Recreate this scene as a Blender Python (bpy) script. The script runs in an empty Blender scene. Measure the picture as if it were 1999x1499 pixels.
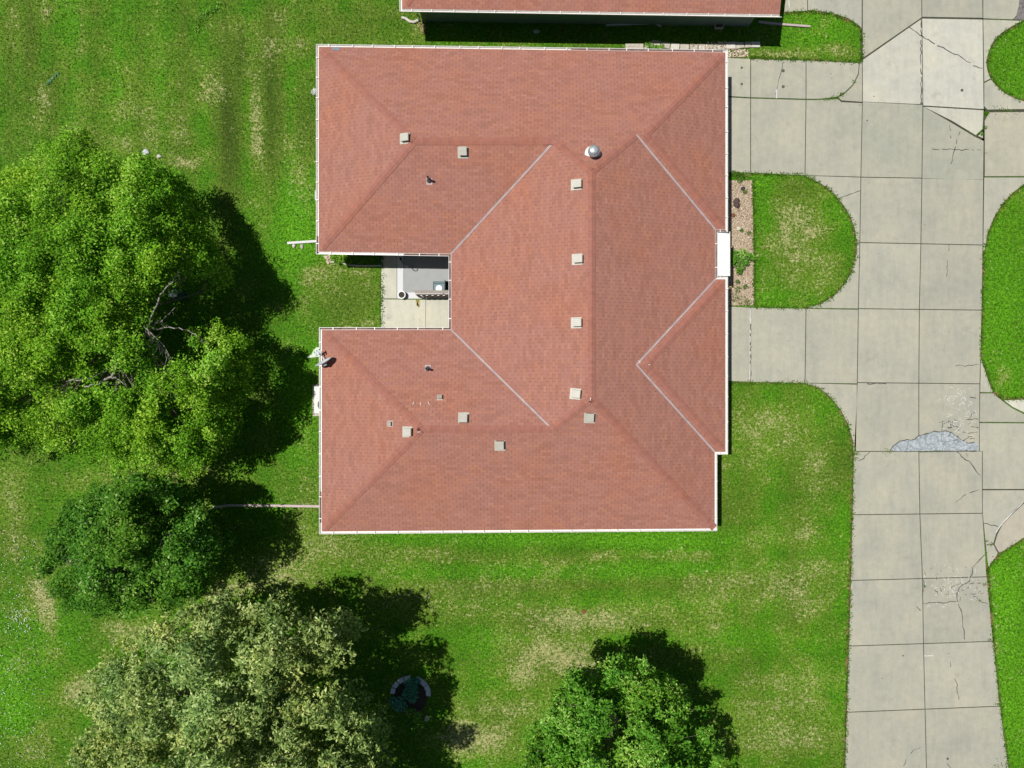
import bpy, bmesh, math, random
import numpy as np
from mathutils import Vector, Matrix
from mathutils.bvhtree import BVHTree
rnd = random.Random(7)
rng = np.random.default_rng(11)

# ------------------------------------------------------------------ camera, light
H, F, CX, CY = 37.7, 1434.0, 999.5, 749.5
scn = bpy.context.scene
COL = scn.collection
cam = bpy.data.cameras.new("camera")
cam.sensor_width = 36.0
cam.lens = 36.0 * F / 1999.0
cam.clip_end = 2000
camo = bpy.data.objects.new("camera", cam)
COL.objects.link(camo)
camo.location = (0, 0, H)
scn.camera = camo

SUN_TRAVEL = Vector((0.947, -0.25, -2.55)).normalized()
wd = bpy.data.worlds.new("World")
scn.world = wd
wd.use_nodes = True
nt = wd.node_tree
nt.nodes.clear()
sky = nt.nodes.new("ShaderNodeTexSky")
sky.sky_type = 'NISHITA'
sky.sun_disc = False
sky.sun_elevation = math.asin(-SUN_TRAVEL.z)
sky.sun_rotation = math.atan2(-SUN_TRAVEL.x, -SUN_TRAVEL.y)
bg = nt.nodes.new("ShaderNodeBackground")
bg.inputs[1].default_value = 0.05
wo = nt.nodes.new("ShaderNodeOutputWorld")
nt.links.new(sky.outputs[0], bg.inputs[0])
nt.links.new(bg.outputs[0], wo.inputs[0])
sl = bpy.data.lights.new("sun", 'SUN')
sl.energy = 5.0
sl.angle = math.radians(0.5)
sl.color = (1.0, 0.965, 0.91)
so = bpy.data.objects.new("sun", sl)
COL.objects.link(so)
so.location = (-20, 5, 50)
so.rotation_euler = SUN_TRAVEL.to_track_quat('-Z', 'Y').to_euler()
scn.view_settings.view_transform = 'Standard'
scn.view_settings.look = 'None'
scn.view_settings.gamma = 1.0
scn.view_settings.exposure = -0.25

# ------------------------------------------------------------------ helpers
def P(px, py, z=0.0):
    k = (H - z) / F
    return Vector(((px - CX) * k, (CY - py) * k, z))

def mat(name):
    m = bpy.data.materials.new(name)
    m.use_nodes = True
    t = m.node_tree
    b = t.nodes["Principled BSDF"]
    return m, t, b

def N(t, kind, **kw):
    n = t.nodes.new(kind)
    for k, v in kw.items():
        if k.startswith('i_'):
            key = k[2:]
            n.inputs[int(key) if key.isdigit() else key].default_value = v
        else:
            setattr(n, k, v)
    return n

def L(t, a, b):
    t.links.new(a, b)

def coords(t, kind='Object'):
    return N(t, "ShaderNodeTexCoord").outputs[kind]

def noise(t, vec, scale, detail=3.0, rough=0.55, sv=None):
    if sv is not None:
        mp = N(t, "ShaderNodeMapping")
        mp.inputs['Scale'].default_value = sv
        L(t, vec, mp.inputs[0])
        vec = mp.outputs[0]
    n = N(t, "ShaderNodeTexNoise")
    n.inputs['Scale'].default_value = scale
    n.inputs['Detail'].default_value = detail
    n.inputs['Roughness'].default_value = rough
    L(t, vec, n.inputs['Vector'])
    return n.outputs['Fac']

def ramp(t, fac, stops):
    r = N(t, "ShaderNodeValToRGB")
    e = r.color_ramp.elements
    while len(e) < len(stops):
        e.new(0.5)
    for el, (p, c) in zip(e, stops):
        el.position = p
        el.color = (c, c, c, 1) if isinstance(c, (int, float)) else (*c, 1)
    L(t, fac, r.inputs[0])
    return r.outputs[0]

def mix(t, fac, a, b, mode='MIX'):
    m = N(t, "ShaderNodeMix", data_type='RGBA', blend_type=mode)
    if isinstance(fac, (int, float)):
        m.inputs[0].default_value = fac
    else:
        L(t, fac, m.inputs[0])
    for s, v in ((m.inputs[6], a), (m.inputs[7], b)):
        if isinstance(v, tuple):
            s.default_value = (*v, 1)
        else:
            L(t, v, s)
    return m.outputs[2]

def mth(t, op, a, b=None, clamp=False):
    m = N(t, "ShaderNodeMath", operation=op, use_clamp=clamp)
    for s, v in ((m.inputs[0], a), (m.inputs[1], b)):
        if v is None:
            continue
        if isinstance(v, (int, float)):
            s.default_value = v
        else:
            L(t, v, s)
    return m.outputs[0]

def bump(t, b, h, strength=0.3, dist=0.02):
    n = N(t, "ShaderNodeBump")
    n.inputs['Strength'].default_value = strength
    n.inputs['Distance'].default_value = dist
    L(t, h, n.inputs['Height'])
    L(t, n.outputs[0], b.inputs['Normal'])

def attr(t, name):
    return N(t, "ShaderNodeAttribute", attribute_name=name)

def basic(name, col, rough=0.6, metal=0.0, var=0.12, scale=6.0, bmp=0.0):
    m, t, b = mat(name)
    c = coords(t)
    n = noise(t, c, scale, 4)
    f = ramp(t, n, [(0.3, 1 - var), (0.7, 1 + var)])
    col4 = tuple(col)
    L(t, mix(t, 1.0, col4, f, 'MULTIPLY'), b.inputs['Base Color'])
    b.inputs['Roughness'].default_value = rough
    b.inputs['Metallic'].default_value = metal
    if bmp:
        bump(t, b, noise(t, c, scale * 4, 3), bmp)
    return m

# ------------------------------------------------------------------ materials
def m_grass():
    m, t, b = mat("lawn grass")
    c = coords(t)
    dry = attr(t, "dry").outputs['Fac']
    tone = attr(t, "tone").outputs['Fac']
    warp = N(t, "ShaderNodeVectorMath", operation='SCALE')
    nz = N(t, "ShaderNodeTexNoise")
    nz.inputs['Scale'].default_value = 0.8
    nz.inputs['Detail'].default_value = 4
    L(t, c, nz.inputs['Vector'])
    n0 = noise(t, c, 0.22, 3)
    n1 = noise(t, c, 0.9, 5, 0.62)
    n2 = noise(t, c, 4.0, 4, 0.65)
    n3 = noise(t, c, 11.0, 3, 0.7, (1.0, 0.6, 1.0))
    n3b = noise(t, c, 11.0, 3, 0.7, (0.55, 1.0, 1.0))
    n4 = noise(t, c, 26.0, 2, 0.6)
    fine = mth(t, 'ADD', mth(t, 'MULTIPLY', n3, 0.4), mth(t, 'MULTIPLY', n3b, 0.35))
    fine = mth(t, 'ADD', fine, mth(t, 'MULTIPLY', n4, 0.25))
    # greens
    g = ramp(t, fine, [(0.38, (0.018, 0.066, 0.002)), (0.46, (0.042, 0.135, 0.003)),
                       (0.54, (0.082, 0.222, 0.005)), (0.64, (0.165, 0.330, 0.020))])
    g2 = ramp(t, fine, [(0.38, (0.048, 0.082, 0.008)), (0.46, (0.092, 0.150, 0.012)),
                        (0.54, (0.155, 0.232, 0.024)), (0.64, (0.285, 0.350, 0.075))])
    olive = ramp(t, mth(t, 'ADD', n1, mth(t, 'MULTIPLY', mth(t, 'SUBTRACT', dry, tone), 0.35)),
                 [(0.40, 0.0), (0.66, 0.85)])
    gg = mix(t, olive, g, g2)
    # broad tone
    tv = mth(t, 'ADD', mth(t, 'MULTIPLY', tone, 0.45), mth(t, 'ADD', mth(t, 'MULTIPLY', n0, 0.9), 0.57))
    cmb = N(t, "ShaderNodeCombineColor")
    L(t, tv, cmb.inputs[0]); L(t, tv, cmb.inputs[1]); L(t, tv, cmb.inputs[2])
    gg = mix(t, 1.0, gg, cmb.outputs[0], 'MULTIPLY')
    # straw
    st = ramp(t, fine, [(0.38, (0.15, 0.145, 0.050)), (0.5, (0.36, 0.33, 0.15)), (0.62, (0.62, 0.56, 0.34))])
    d = mth(t, 'ADD', mth(t, 'MULTIPLY', dry, 0.50), mth(t, 'MULTIPLY', mth(t, 'SUBTRACT', n1, 0.5), 1.5))
    d = mth(t, 'ADD', d, mth(t, 'MULTIPLY', mth(t, 'SUBTRACT', n2, 0.5), 2.0))
    d = mth(t, 'ADD', d, mth(t, 'MULTIPLY', mth(t, 'SUBTRACT', fine, 0.5), 3.2))
    df = ramp(t, d, [(0.34, 0.0), (0.92, 0.95)])
    colr = mix(t, df, gg, st)
    colr = mix(t, 1.0, colr, (0.92, 1.0, 0.85), 'MULTIPLY')
    L(t, colr, b.inputs['Base Color'])
    b.inputs['Roughness'].default_value = 0.75
    b.inputs['Specular IOR Level'].default_value = 0.15
    bump(t, b, mth(t, 'ADD', fine, mth(t, 'MULTIPLY', n2, 0.4)), 0.75, 0.07)
    return m

def m_shingle(name="red asphalt shingles", cap=False):
    m, t, b = mat(name)
    uv = N(t, "ShaderNodeUVMap").outputs[0]
    wn = N(t, "ShaderNodeTexNoise"); wn.inputs['Scale'].default_value = 0.35
    L(t, uv, wn.inputs['Vector'])
    ws = N(t, "ShaderNodeVectorMath", operation='SCALE'); ws.inputs['Scale'].default_value = 0.10
    L(t, wn.outputs['Color'], ws.inputs[0])
    wv = N(t, "ShaderNodeVectorMath", operation='ADD')
    L(t, uv, wv.inputs[0]); L(t, ws.outputs[0], wv.inputs[1])
    sp = N(t, "ShaderNodeSeparateXYZ"); L(t, wv.outputs[0], sp.inputs[0])
    rowf = mth(t, 'DIVIDE', sp.outputs[1], 0.142)
    row = mth(t, 'FLOOR', rowf)
    rfr = mth(t, 'FRACT', rowf)
    uf = mth(t, 'ADD', mth(t, 'DIVIDE', sp.outputs[0], 0.325), mth(t, 'MULTIPLY', row, 0.5))
    tab = mth(t, 'FLOOR', uf)
    ufr = mth(t, 'FRACT', uf)
    cmb = N(t, "ShaderNodeCombineXYZ"); L(t, tab, cmb.inputs[0]); L(t, row, cmb.inputs[1])
    wnz = N(t, "ShaderNodeTexWhiteNoise", noise_dimensions='2D'); L(t, cmb.outputs[0], wnz.inputs['Vector'])
    cut = mth(t, 'LESS_THAN', ufr, 0.075)
    lap = mth(t, 'LESS_THAN', rfr, 0.10)
    base = ramp(t, wnz.outputs['Value'], [(0.0, (0.352, 0.176, 0.136)), (0.3, (0.385, 0.196, 0.156)),
                                         (0.7, (0.400, 0.206, 0.166)), (0.9, (0.418, 0.208, 0.150)),
                                         (1.0, (0.425, 0.224, 0.182))])
    c = coords(t)
    big = noise(t, c, 0.35, 4, 0.6)
    med = noise(t, uv, 1.0, 5, 0.7, (0.9, 2.6, 1))
    tint = ramp(t, big, [(0.36, (0.98, 1.015, 1.06)), (0.52, (1.0, 1.0, 1.0)), (0.66, (1.03, 0.98, 0.91))])
    base = mix(t, 1.0, base, tint, 'MULTIPLY')
    base = mix(t, 1.0, base, (0.98, 0.87, 0.81), 'MULTIPLY')
    base = mix(t, 1.0, base, ramp(t, med, [(0.3, 0.93), (0.7, 1.06)]), 'MULTIPLY')
    fn = noise(t, c, 30.0, 3, 0.7)
    base = mix(t, 1.0, base, ramp(t, fn, [(0.3, 0.90), (0.7, 1.09)]), 'MULTIPLY')
    sc = noise(t, c, 2.2, 2, 0.5)
    if cap:
        base = mix(t, 1.0, base, (0.93, 0.86, 0.86), 'MULTIPLY')
        cut = 0.0
    line = mth(t, 'ADD', mth(t, 'MULTIPLY', cut, ramp(t, sc, [(0.35, 0.25), (0.65, 0.75)])), mth(t, 'MULTIPLY', lap, 0.20), clamp=True)
    base = mix(t, line, base, (0.15, 0.075, 0.065))
    L(t, base, b.inputs['Base Color'])
    b.inputs['Roughness'].default_value = 0.88
    b.inputs['Specular IOR Level'].default_value = 0.2
    bump(t, b, mth(t, 'SUBTRACT', mth(t, 'MULTIPLY', fn, 0.5), line), 0.3, 0.01)
    return m

def m_concrete(name="driveway concrete", base=(0.397, 0.390, 0.315)):
    m, t, b = mat(name)
    c = coords(t)
    tint = attr(t, "tint").outputs['Color']
    n1 = noise(t, c, 0.5, 5, 0.6)
    n2 = noise(t, c, 3.0, 5, 0.65)
    n3 = noise(t, c, 40.0, 3, 0.7)
    col = mix(t, 1.0, base, tint, 'MULTIPLY')
    col = mix(t, 1.0, col, ramp(t, n1, [(0.3, (0.90, 0.91, 0.93)), (0.5, (1, 1, 1)), (0.7, (1.09, 1.07, 1.03))]), 'MULTIPLY')
    col = mix(t, 1.0, col, ramp(t, n2, [(0.3, 0.93), (0.7, 1.06)]), 'MULTIPLY')
    col = mix(t, 1.0, col, ramp(t, n3, [(0.3, 0.93), (0.7, 1.07)]), 'MULTIPLY')
    stk = noise(t, c, 1.6, 5, 0.7, (2.2, 0.28, 1.0))
    col = mix(t, 1.0, col, ramp(t, stk, [(0.32, (0.93, 0.935, 0.94)), (0.5, (1, 1, 1)), (0.7, (1.05, 1.04, 1.02))]), 'MULTIPLY')
    spot = N(t, "ShaderNodeTexVoronoi"); spot.inputs['Scale'].default_value = 1.1
    L(t, c, spot.inputs['Vector'])
    col = mix(t, ramp(t, spot.outputs['Distance'], [(0.02, 0.45), (0.06, 0.0)]), col, (0.16, 0.155, 0.13))
    dirt = ramp(t, noise(t, c, 1.3, 6, 0.75), [(0.56, 0.0), (0.74, 0.5)])
    col = mix(t, dirt, col, (0.27, 0.26, 0.20))
    L(t, col, b.inputs['Base Color'])
    b.inputs['Roughness'].default_value = 0.85
    b.inputs['Specular IOR Level'].default_value = 0.25
    bump(t, b, n3, 0.12, 0.004)
    return m

def m_leaf(name, stops, trans=0.25, rough=0.55):
    m, t, b = mat(name)
    a = attr(t, "leafvar").outputs['Fac']
    col = ramp(t, a, stops)
    hn_ = noise(t, coords(t), 0.28, 3, 0.6)
    col = mix(t, 1.0, col, ramp(t, hn_, [(0.36, (0.86, 1.0, 1.0)), (0.5, (0.98, 1.0, 1.0)), (0.66, (1.10, 1.02, 0.9))]), 'MULTIPLY')
    L(t, col, b.inputs['Base Color'])
    b.inputs['Roughness'].default_value = rough
    b.inputs['Specular IOR Level'].default_value = 0.12
    out = [n for n in t.nodes if n.type == 'OUTPUT_MATERIAL'][0]
    tr = N(t, "ShaderNodeBsdfTranslucent")
    L(t, mix(t, 1.0, col, (1.1, 1.2, 0.35), 'MULTIPLY'), tr.inputs[0])
    ms = N(t, "ShaderNodeMixShader")
    ms.inputs[0].default_value = trans
    L(t, b.outputs[0], ms.inputs[1]); L(t, tr.outputs[0], ms.inputs[2])
    L(t, ms.outputs[0], out.inputs[0])
    return m

def m_crumble():
    m, t, b = mat("crumbled grey concrete")
    c = coords(t)
    v = N(t, "ShaderNodeTexVoronoi", feature='DISTANCE_TO_EDGE'); v.inputs['Scale'].default_value = 2.6
    L(t, c, v.inputs['Vector'])
    v2 = N(t, "ShaderNodeTexVoronoi"); v2.inputs['Scale'].default_value = 9.0
    L(t, c, v2.inputs['Vector'])
    n = noise(t, c, 7, 5, 0.75)
    col = ramp(t, n, [(0.3, (0.22, 0.25, 0.27)), (0.5, (0.36, 0.40, 0.42)), (0.7, (0.52, 0.55, 0.56))])
    col = mix(t, 0.5, col, ramp(t, v2.outputs['Distance'], [(0.0, 0.6), (0.6, 1.15)]), 'MULTIPLY')
    e = ramp(t, v.outputs['Distance'], [(0.0, 0.7), (0.035, 0.0)])
    col = mix(t, e, col, (0.10, 0.11, 0.12))
    L(t, col, b.inputs['Base Color'])
    b.inputs['Roughness'].default_value = 0.9
    bump(t, b, n, 0.9, 0.03)
    return m

M = {}
M['grass'] = m_grass()
M['shingle'] = m_shingle()
M['cap'] = m_shingle('ridge cap shingles', True)
M['concrete'] = m_concrete()
M['patio'] = m_concrete("pale patio concrete", (0.56, 0.55, 0.455))
M['crumble'] = m_crumble()
M['joint'] = basic("joint dirt", (0.055, 0.058, 0.035), 0.95, var=0.5, scale=14)
M['crack'] = basic("dark crack", (0.095, 0.093, 0.078), 0.95, var=0.4, scale=12)
M['chalk'] = basic("white efflorescence", (0.62, 0.62, 0.59), 0.9, var=0.15)
M['gutter'] = basic("white painted gutter metal", (0.80, 0.78, 0.74), 0.4, var=0.05)
M['grit'] = basic("shingle grit in gutter", (0.17, 0.10, 0.085), 0.95, var=0.45, scale=3)
M['fascia'] = basic("cream fascia paint", (0.55, 0.52, 0.46), 0.6)
M['soffit'] = basic("soffit panels", (0.55, 0.54, 0.50), 0.7)
M['siding'] = basic("sage green siding", (0.22, 0.27, 0.22), 0.7, var=0.08, scale=2)
M['siding2'] = basic("tan brick wall", (0.35, 0.28, 0.22), 0.8)
M['flash'] = basic("pinkish valley flashing", (0.50, 0.385, 0.37), 0.55, var=0.12, scale=3)
M['flash_edge'] = basic("dull valley edge", (0.24, 0.19, 0.19), 0.6, var=0.2, scale=3)
M['vent'] = basic("off white vent metal", (0.50, 0.485, 0.415), 0.5, var=0.06, scale=5)
M['vent_dark'] = basic("vent shadow slot", (0.12, 0.115, 0.10), 0.6)
M['tan_vent'] = basic("taupe vent cap", (0.36, 0.31, 0.26), 0.6, var=0.1)
M['galv'] = basic("galvanised steel", (0.50, 0.56, 0.58), 0.35, 0.55, var=0.12, scale=12)
M['lead'] = basic("dark lead boot", (0.11, 0.12, 0.14), 0.6, var=0.3)
M['black'] = basic("black painted metal", (0.012, 0.012, 0.013), 0.5)
M['white'] = basic("white painted metal", (0.82, 0.83, 0.83), 0.45, var=0.03)
M['dish'] = basic("pale grey dish paint", (0.60, 0.68, 0.70), 0.45, var=0.05)
M['acwhite'] = basic("off white condenser steel", (0.66, 0.68, 0.63), 0.5, var=0.06)
M['acgrey'] = basic("grey condenser steel", (0.42, 0.47, 0.48), 0.5, var=0.1)
M['bark'] = basic("grey bark", (0.17, 0.155, 0.11), 0.9, var=0.35, scale=9, bmp=0.5)
M['deadwood'] = basic("bleached dead wood", (0.34, 0.31, 0.27), 0.9, var=0.25, scale=9)
M['stone'] = basic("limestone block", (0.50, 0.46, 0.38), 0.9, var=0.2, scale=9, bmp=0.4)
M['stone_pale'] = basic("pale limestone", (0.62, 0.59, 0.52), 0.9, var=0.15, scale=11, bmp=0.4)
M['bluestone'] = basic("grey blue edging block", (0.66, 0.68, 0.76), 0.9, var=0.2, scale=8, bmp=0.4)
M['lava'] = basic("dark brown boulder", (0.085, 0.055, 0.050), 0.9, var=0.4, scale=8, bmp=0.8)
M['pebble'] = None
M['carpet'] = basic("grey outdoor carpet", (0.36, 0.37, 0.37), 0.95, var=0.05, scale=2, bmp=0.1)
M['tile'] = basic("pale border paint", (0.66, 0.67, 0.68), 0.8, var=0.1, scale=20)
M['brown'] = basic("brown stained wood", (0.15, 0.095, 0.07), 0.8, var=0.35, scale=10)
M['greywood'] = basic("weathered grey wood", (0.33, 0.29, 0.25), 0.85, var=0.2, scale=14)
M['teal'] = basic("dark teal metal frame", (0.03, 0.08, 0.09), 0.4)
M['glass'] = basic("grey blue glass top", (0.20, 0.27, 0.29), 0.08, var=0.05)
M['pot'] = basic("dark green pot", (0.02, 0.04, 0.035), 0.5)
M['soil'] = basic("dark soil", (0.05, 0.042, 0.03), 0.95, var=0.4, scale=20)
M['mulch'] = basic("dark brown mulch", (0.07, 0.045, 0.04), 0.95, var=0.4, scale=12)
M['pinkpipe'] = basic("faded pinkish downspout", (0.50, 0.40, 0.38), 0.6, var=0.08)
M['greypipe'] = basic("pale grey downspout", (0.58, 0.58, 0.58), 0.5, var=0.06)
M['palegreen'] = basic("pale green plastic", (0.50, 0.62, 0.45), 0.5, var=0.08)
M['tar'] = basic("dark tar stain", (0.17, 0.16, 0.155), 0.9, var=0.5, scale=7)
M['redbrown'] = basic("rust red leaves", (0.17, 0.075, 0.025), 0.8, var=0.4)
M['ownpatch'] = basic("grey metal tag", (0.24, 0.28, 0.32), 0.5)
M['straw'] = basic("dry straw blades", (0.42, 0.35, 0.16), 0.9, var=0.3)
M['petal'] = basic("white clover heads", (0.72, 0.75, 0.72), 0.8)
M['door'] = basic("dark red door", (0.10, 0.02, 0.018), 0.5)

def m_pebble():
    m, t, b = mat("tan river gravel")
    a = attr(t, "leafvar").outputs['Fac']
    col = ramp(t, a, [(0.0, (0.20, 0.13, 0.085)), (0.3, (0.55, 0.43, 0.30)), (0.65, (0.72, 0.60, 0.45)),
                      (0.9, (0.82, 0.74, 0.62)), (1.0, (0.50, 0.24, 0.13))])
    L(t, col, b.inputs['Base Color'])
    b.inputs['Roughness'].default_value = 0.85
    return m
M['pebble'] = m_pebble()
M['leaf_lime'] = m_leaf("lime green leaves", [(0.0, (0.045, 0.110, 0.004)), (0.35, (0.125, 0.325, 0.012)),
                        (0.65, (0.250, 0.510, 0.024)), (1.0, (0.54, 0.74, 0.13))])
M['leaf_deep'] = m_leaf("deep green leaves", [(0.0, (0.025, 0.090, 0.008)), (0.45, (0.085, 0.245, 0.018)),
                        (0.8, (0.19, 0.40, 0.045)), (1.0, (0.46, 0.62, 0.22))])
M['leaf_olive'] = m_leaf("olive green leaves", [(0.0, (0.060, 0.120, 0.030)), (0.35, (0.205, 0.315, 0.080)),
                         (0.65, (0.430, 0.545, 0.160)), (1.0, (0.78, 0.84, 0.38))])
M['leaf_bright'] = m_leaf("fresh green leaves", [(0.0, (0.040, 0.120, 0.008)), (0.35, (0.105, 0.300, 0.020)),
                          (0.65, (0.210, 0.450, 0.042)), (1.0, (0.52, 0.72, 0.18))])
M['leaf_hosta'] = m_leaf("blue green leaves", [(0.0, (0.06, 0.20, 0.13)), (0.5, (0.13, 0.40, 0.28)), (1.0, (0.30, 0.62, 0.48))])
M['blade'] = m_leaf("grass blades", [(0.0, (0.035, 0.10, 0.006)), (0.45, (0.085, 0.20, 0.012)),
                    (0.75, (0.15, 0.27, 0.03)), (0.86, (0.34, 0.32, 0.12)), (1.0, (0.50, 0.44, 0.22))], 0.2)

# ------------------------------------------------------------------ object helpers
def tag(o, label=None, cat=None, group=None, kind=None):
    if label: o["label"] = label
    if cat: o["category"] = cat
    if group: o["group"] = group
    if kind: o["kind"] = kind
    return o

def empty(name, loc, label, cat, group=None):
    o = bpy.data.objects.new(name, None)
    COL.objects.link(o)
    o.location = loc
    o.empty_display_size = 0.3
    bpy.context.view_layer.update()
    return tag(o, label, cat, group)

def link(name, me, parent=None):
    o = bpy.data.objects.new(name, me)
    COL.objects.link(o)
    if parent:
        o.parent = parent
        w = Matrix.Translation(parent.location) if parent.parent is None else \
            Matrix.Translation(parent.parent.location) if parent.parent.parent is None else Matrix.Identity(4)
        root = parent
        while root.parent: root = root.parent
        if parent is root:
            o.matrix_parent_inverse = Matrix.Translation(-root.location)
    return o

class MB:
    """collects shapes for one mesh, world coordinates"""
    def __init__(s):
        s.v = []; s.f = []; s.m = []; s.mats = []; s.uv = {}
    def mi(s, m):
        if m not in s.mats: s.mats.append(m)
        return s.mats.index(m)
    def poly(s, pts, m):
        i = len(s.v)
        s.v += [Vector(p) for p in pts]
        s.f.append(list(range(i, i + len(pts)))); s.m.append(s.mi(m))
    def faces(s, verts, faces, m):
        i = len(s.v)
        s.v += [Vector(p) for p in verts]
        k = s.mi(m)
        for f in faces:
            s.f.append([a + i for a in f]); s.m.append(k)
    def box(s, c, dx, dy, dz, m, X=(1, 0, 0), Y=(0, 1, 0), Z=(0, 0, 1), top=1.0, topx=None):
        c = Vector(c); X = Vector(X); Y = Vector(Y); Z = Vector(Z)
        tx = topx if topx is not None else top
        vs = []
        for k, sx_, sy_ in ((-1, 1, 1), (1, tx, top)):
            for a, b in ((-1, -1), (1, -1), (1, 1), (-1, 1)):
                vs.append(c + X * (a * dx / 2 * sx_) + Y * (b * dy / 2 * sy_) + Z * (k * dz / 2))
        s.faces(vs, [(3, 2, 1, 0), (4, 5, 6, 7), (0, 1, 5, 4), (1, 2, 6, 5), (2, 3, 7, 6), (3, 0, 4, 7)], m)
    def prism(s, pts, z0, z1, m, msides=None):
        """pts: 2D/3D world polygon ccw"""
        pts = [Vector((p[0], p[1], 0)) for p in pts]
        a = sum(pts[i].x * pts[(i + 1) % len(pts)].y - pts[(i + 1) % len(pts)].x * pts[i].y for i in range(len(pts)))
        if a < 0: pts = pts[::-1]
        n = len(pts)
        vs = [Vector((p.x, p.y, z0)) for p in pts] + [Vector((p.x, p.y, z1)) for p in pts]
        s.faces(vs, [list(range(n, 2 * n))], m)
        i = len(s.v) - 2 * n
        k = s.mi(msides or m)
        for j in range(n):
            s.f.append([i + j, i + (j + 1) % n, i + n + (j + 1) % n, i + n + j]); s.m.append(k)
    def tube(s, pts, radii, m, n=8, cap=True):
        pts = [Vector(p) for p in pts]
        if isinstance(radii, (int, float)): radii = [radii] * len(pts)
        i = len(s.v); k = s.mi(m)
        prev = None
        for j, p in enumerate(pts):
            d = (pts[min(j + 1, len(pts) - 1)] - pts[max(j - 1, 0)]).normalized()
            a = prev if prev is not None else (Vector((0, 0, 1)) if abs(d.z) < 0.9 else Vector((1, 0, 0)))
            u = (a - d * a.dot(d))
            if u.length < 1e-5: u = d.orthogonal()
            u.normalize(); w = d.cross(u); prev = u
            for q in range(n):
                t = 2 * math.pi * q / n
                s.v.append(p + (u * math.cos(t) + w * math.sin(t)) * radii[j])
        for j in range(len(pts) - 1):
            for q in range(n):
                a, b = i + j * n + q, i + j * n + (q + 1) % n
                s.f.append([a, b, b + n, a + n]); s.m.append(k)
        if cap:
            s.f.append([i + q for q in range(n)][::-1]); s.m.append(k)
            e = i + (len(pts) - 1) * n
            s.f.append([e + q for q in range(n)]); s.m.append(k)
    def lathe(s, c, prof, m, n=24, X=(1, 0, 0), Y=(0, 1, 0), Z=(0, 0, 1)):
        c = Vector(c); X = Vector(X); Y = Vector(Y); Z = Vector(Z)
        i = len(s.v); k = s.mi(m)
        for r, z in prof:
            for q in range(n):
                t = 2 * math.pi * q / n
                s.v.append(c + X * (r * math.cos(t)) + Y * (r * math.sin(t)) + Z * z)
        for j in range(len(prof) - 1):
            for q in range(n):
                a, b = i + j * n + q, i + j * n + (q + 1) % n
                s.f.append([a, b, b + n, a + n]); s.m.append(k)
        s.f.append([i + q for q in range(n)][::-1]); s.m.append(k)
        e = i + (len(prof) - 1) * n
        s.f.append([e + q for q in range(n)]); s.m.append(k)
    def rock(s, c, r, m, seed=0, flat=0.6, stretch=1.0):
        bm = bmesh.new()
        bmesh.ops.create_icosphere(bm, subdivisions=2, radius=1.0)
        rr = random.Random(seed)
        ph = [rr.uniform(0, 6) for _ in range(6)]
        vs = []
        for v in bm.verts:
            p = v.co
            k = 1 + 0.18 * math.sin(3 * p.x + ph[0]) + 0.15 * math.sin(4 * p.y + ph[1]) + 0.12 * math.sin(5 * p.z + ph[2]) + rr.uniform(-.06, .06)
            vs.append(Vector(c) + Vector((p.x * r * k * stretch, p.y * r * k, max(p.z, -0.5) * r * k * flat)))
        s.faces(vs, [[v.index for v in f.verts] for f in bm.faces], m)
        bm.free()
    def build(s, name, parent=None, smooth=False, bevel=0.0):
        me = bpy.data.meshes.new(name)
        me.from_pydata(s.v, [], s.f)
        for m in s.mats: me.materials.append(m)
        me.polygons.foreach_set("material_index", s.m)
        if smooth: me.polygons.foreach_set("use_smooth", [True] * len(me.polygons))
        me.update()
        o = link(name, me, parent)
        if bevel:
            bv = o.modifiers.new("bevel", 'BEVEL'); bv.width = bevel; bv.segments = 2; bv.limit_method = 'ANGLE'
        return o

def area2(pts):
    return sum(pts[i][0] * pts[(i + 1) % len(pts)][1] - pts[(i + 1) % len(pts)][0] * pts[i][1] for i in range(len(pts))) / 2

def offset(pts, d):
    """offset closed polygon outward by d (any orientation)"""
    n = len(pts); sgn = 1 if area2(pts) > 0 else -1
    out = []
    for i in range(n):
        a, b, c = Vector(pts[i - 1][:2]), Vector(pts[i][:2]), Vector(pts[(i + 1) % n][:2])
        e1 = (b - a).normalized(); e2 = (c - b).normalized()
        n1 = Vector((e1.y, -e1.x)) * sgn; n2 = Vector((e2.y, -e2.x)) * sgn
        k = 1 + n1.dot(n2)
        out.append(b + (n1 + n2) * (d / max(k, 0.35)))
    return out

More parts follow.
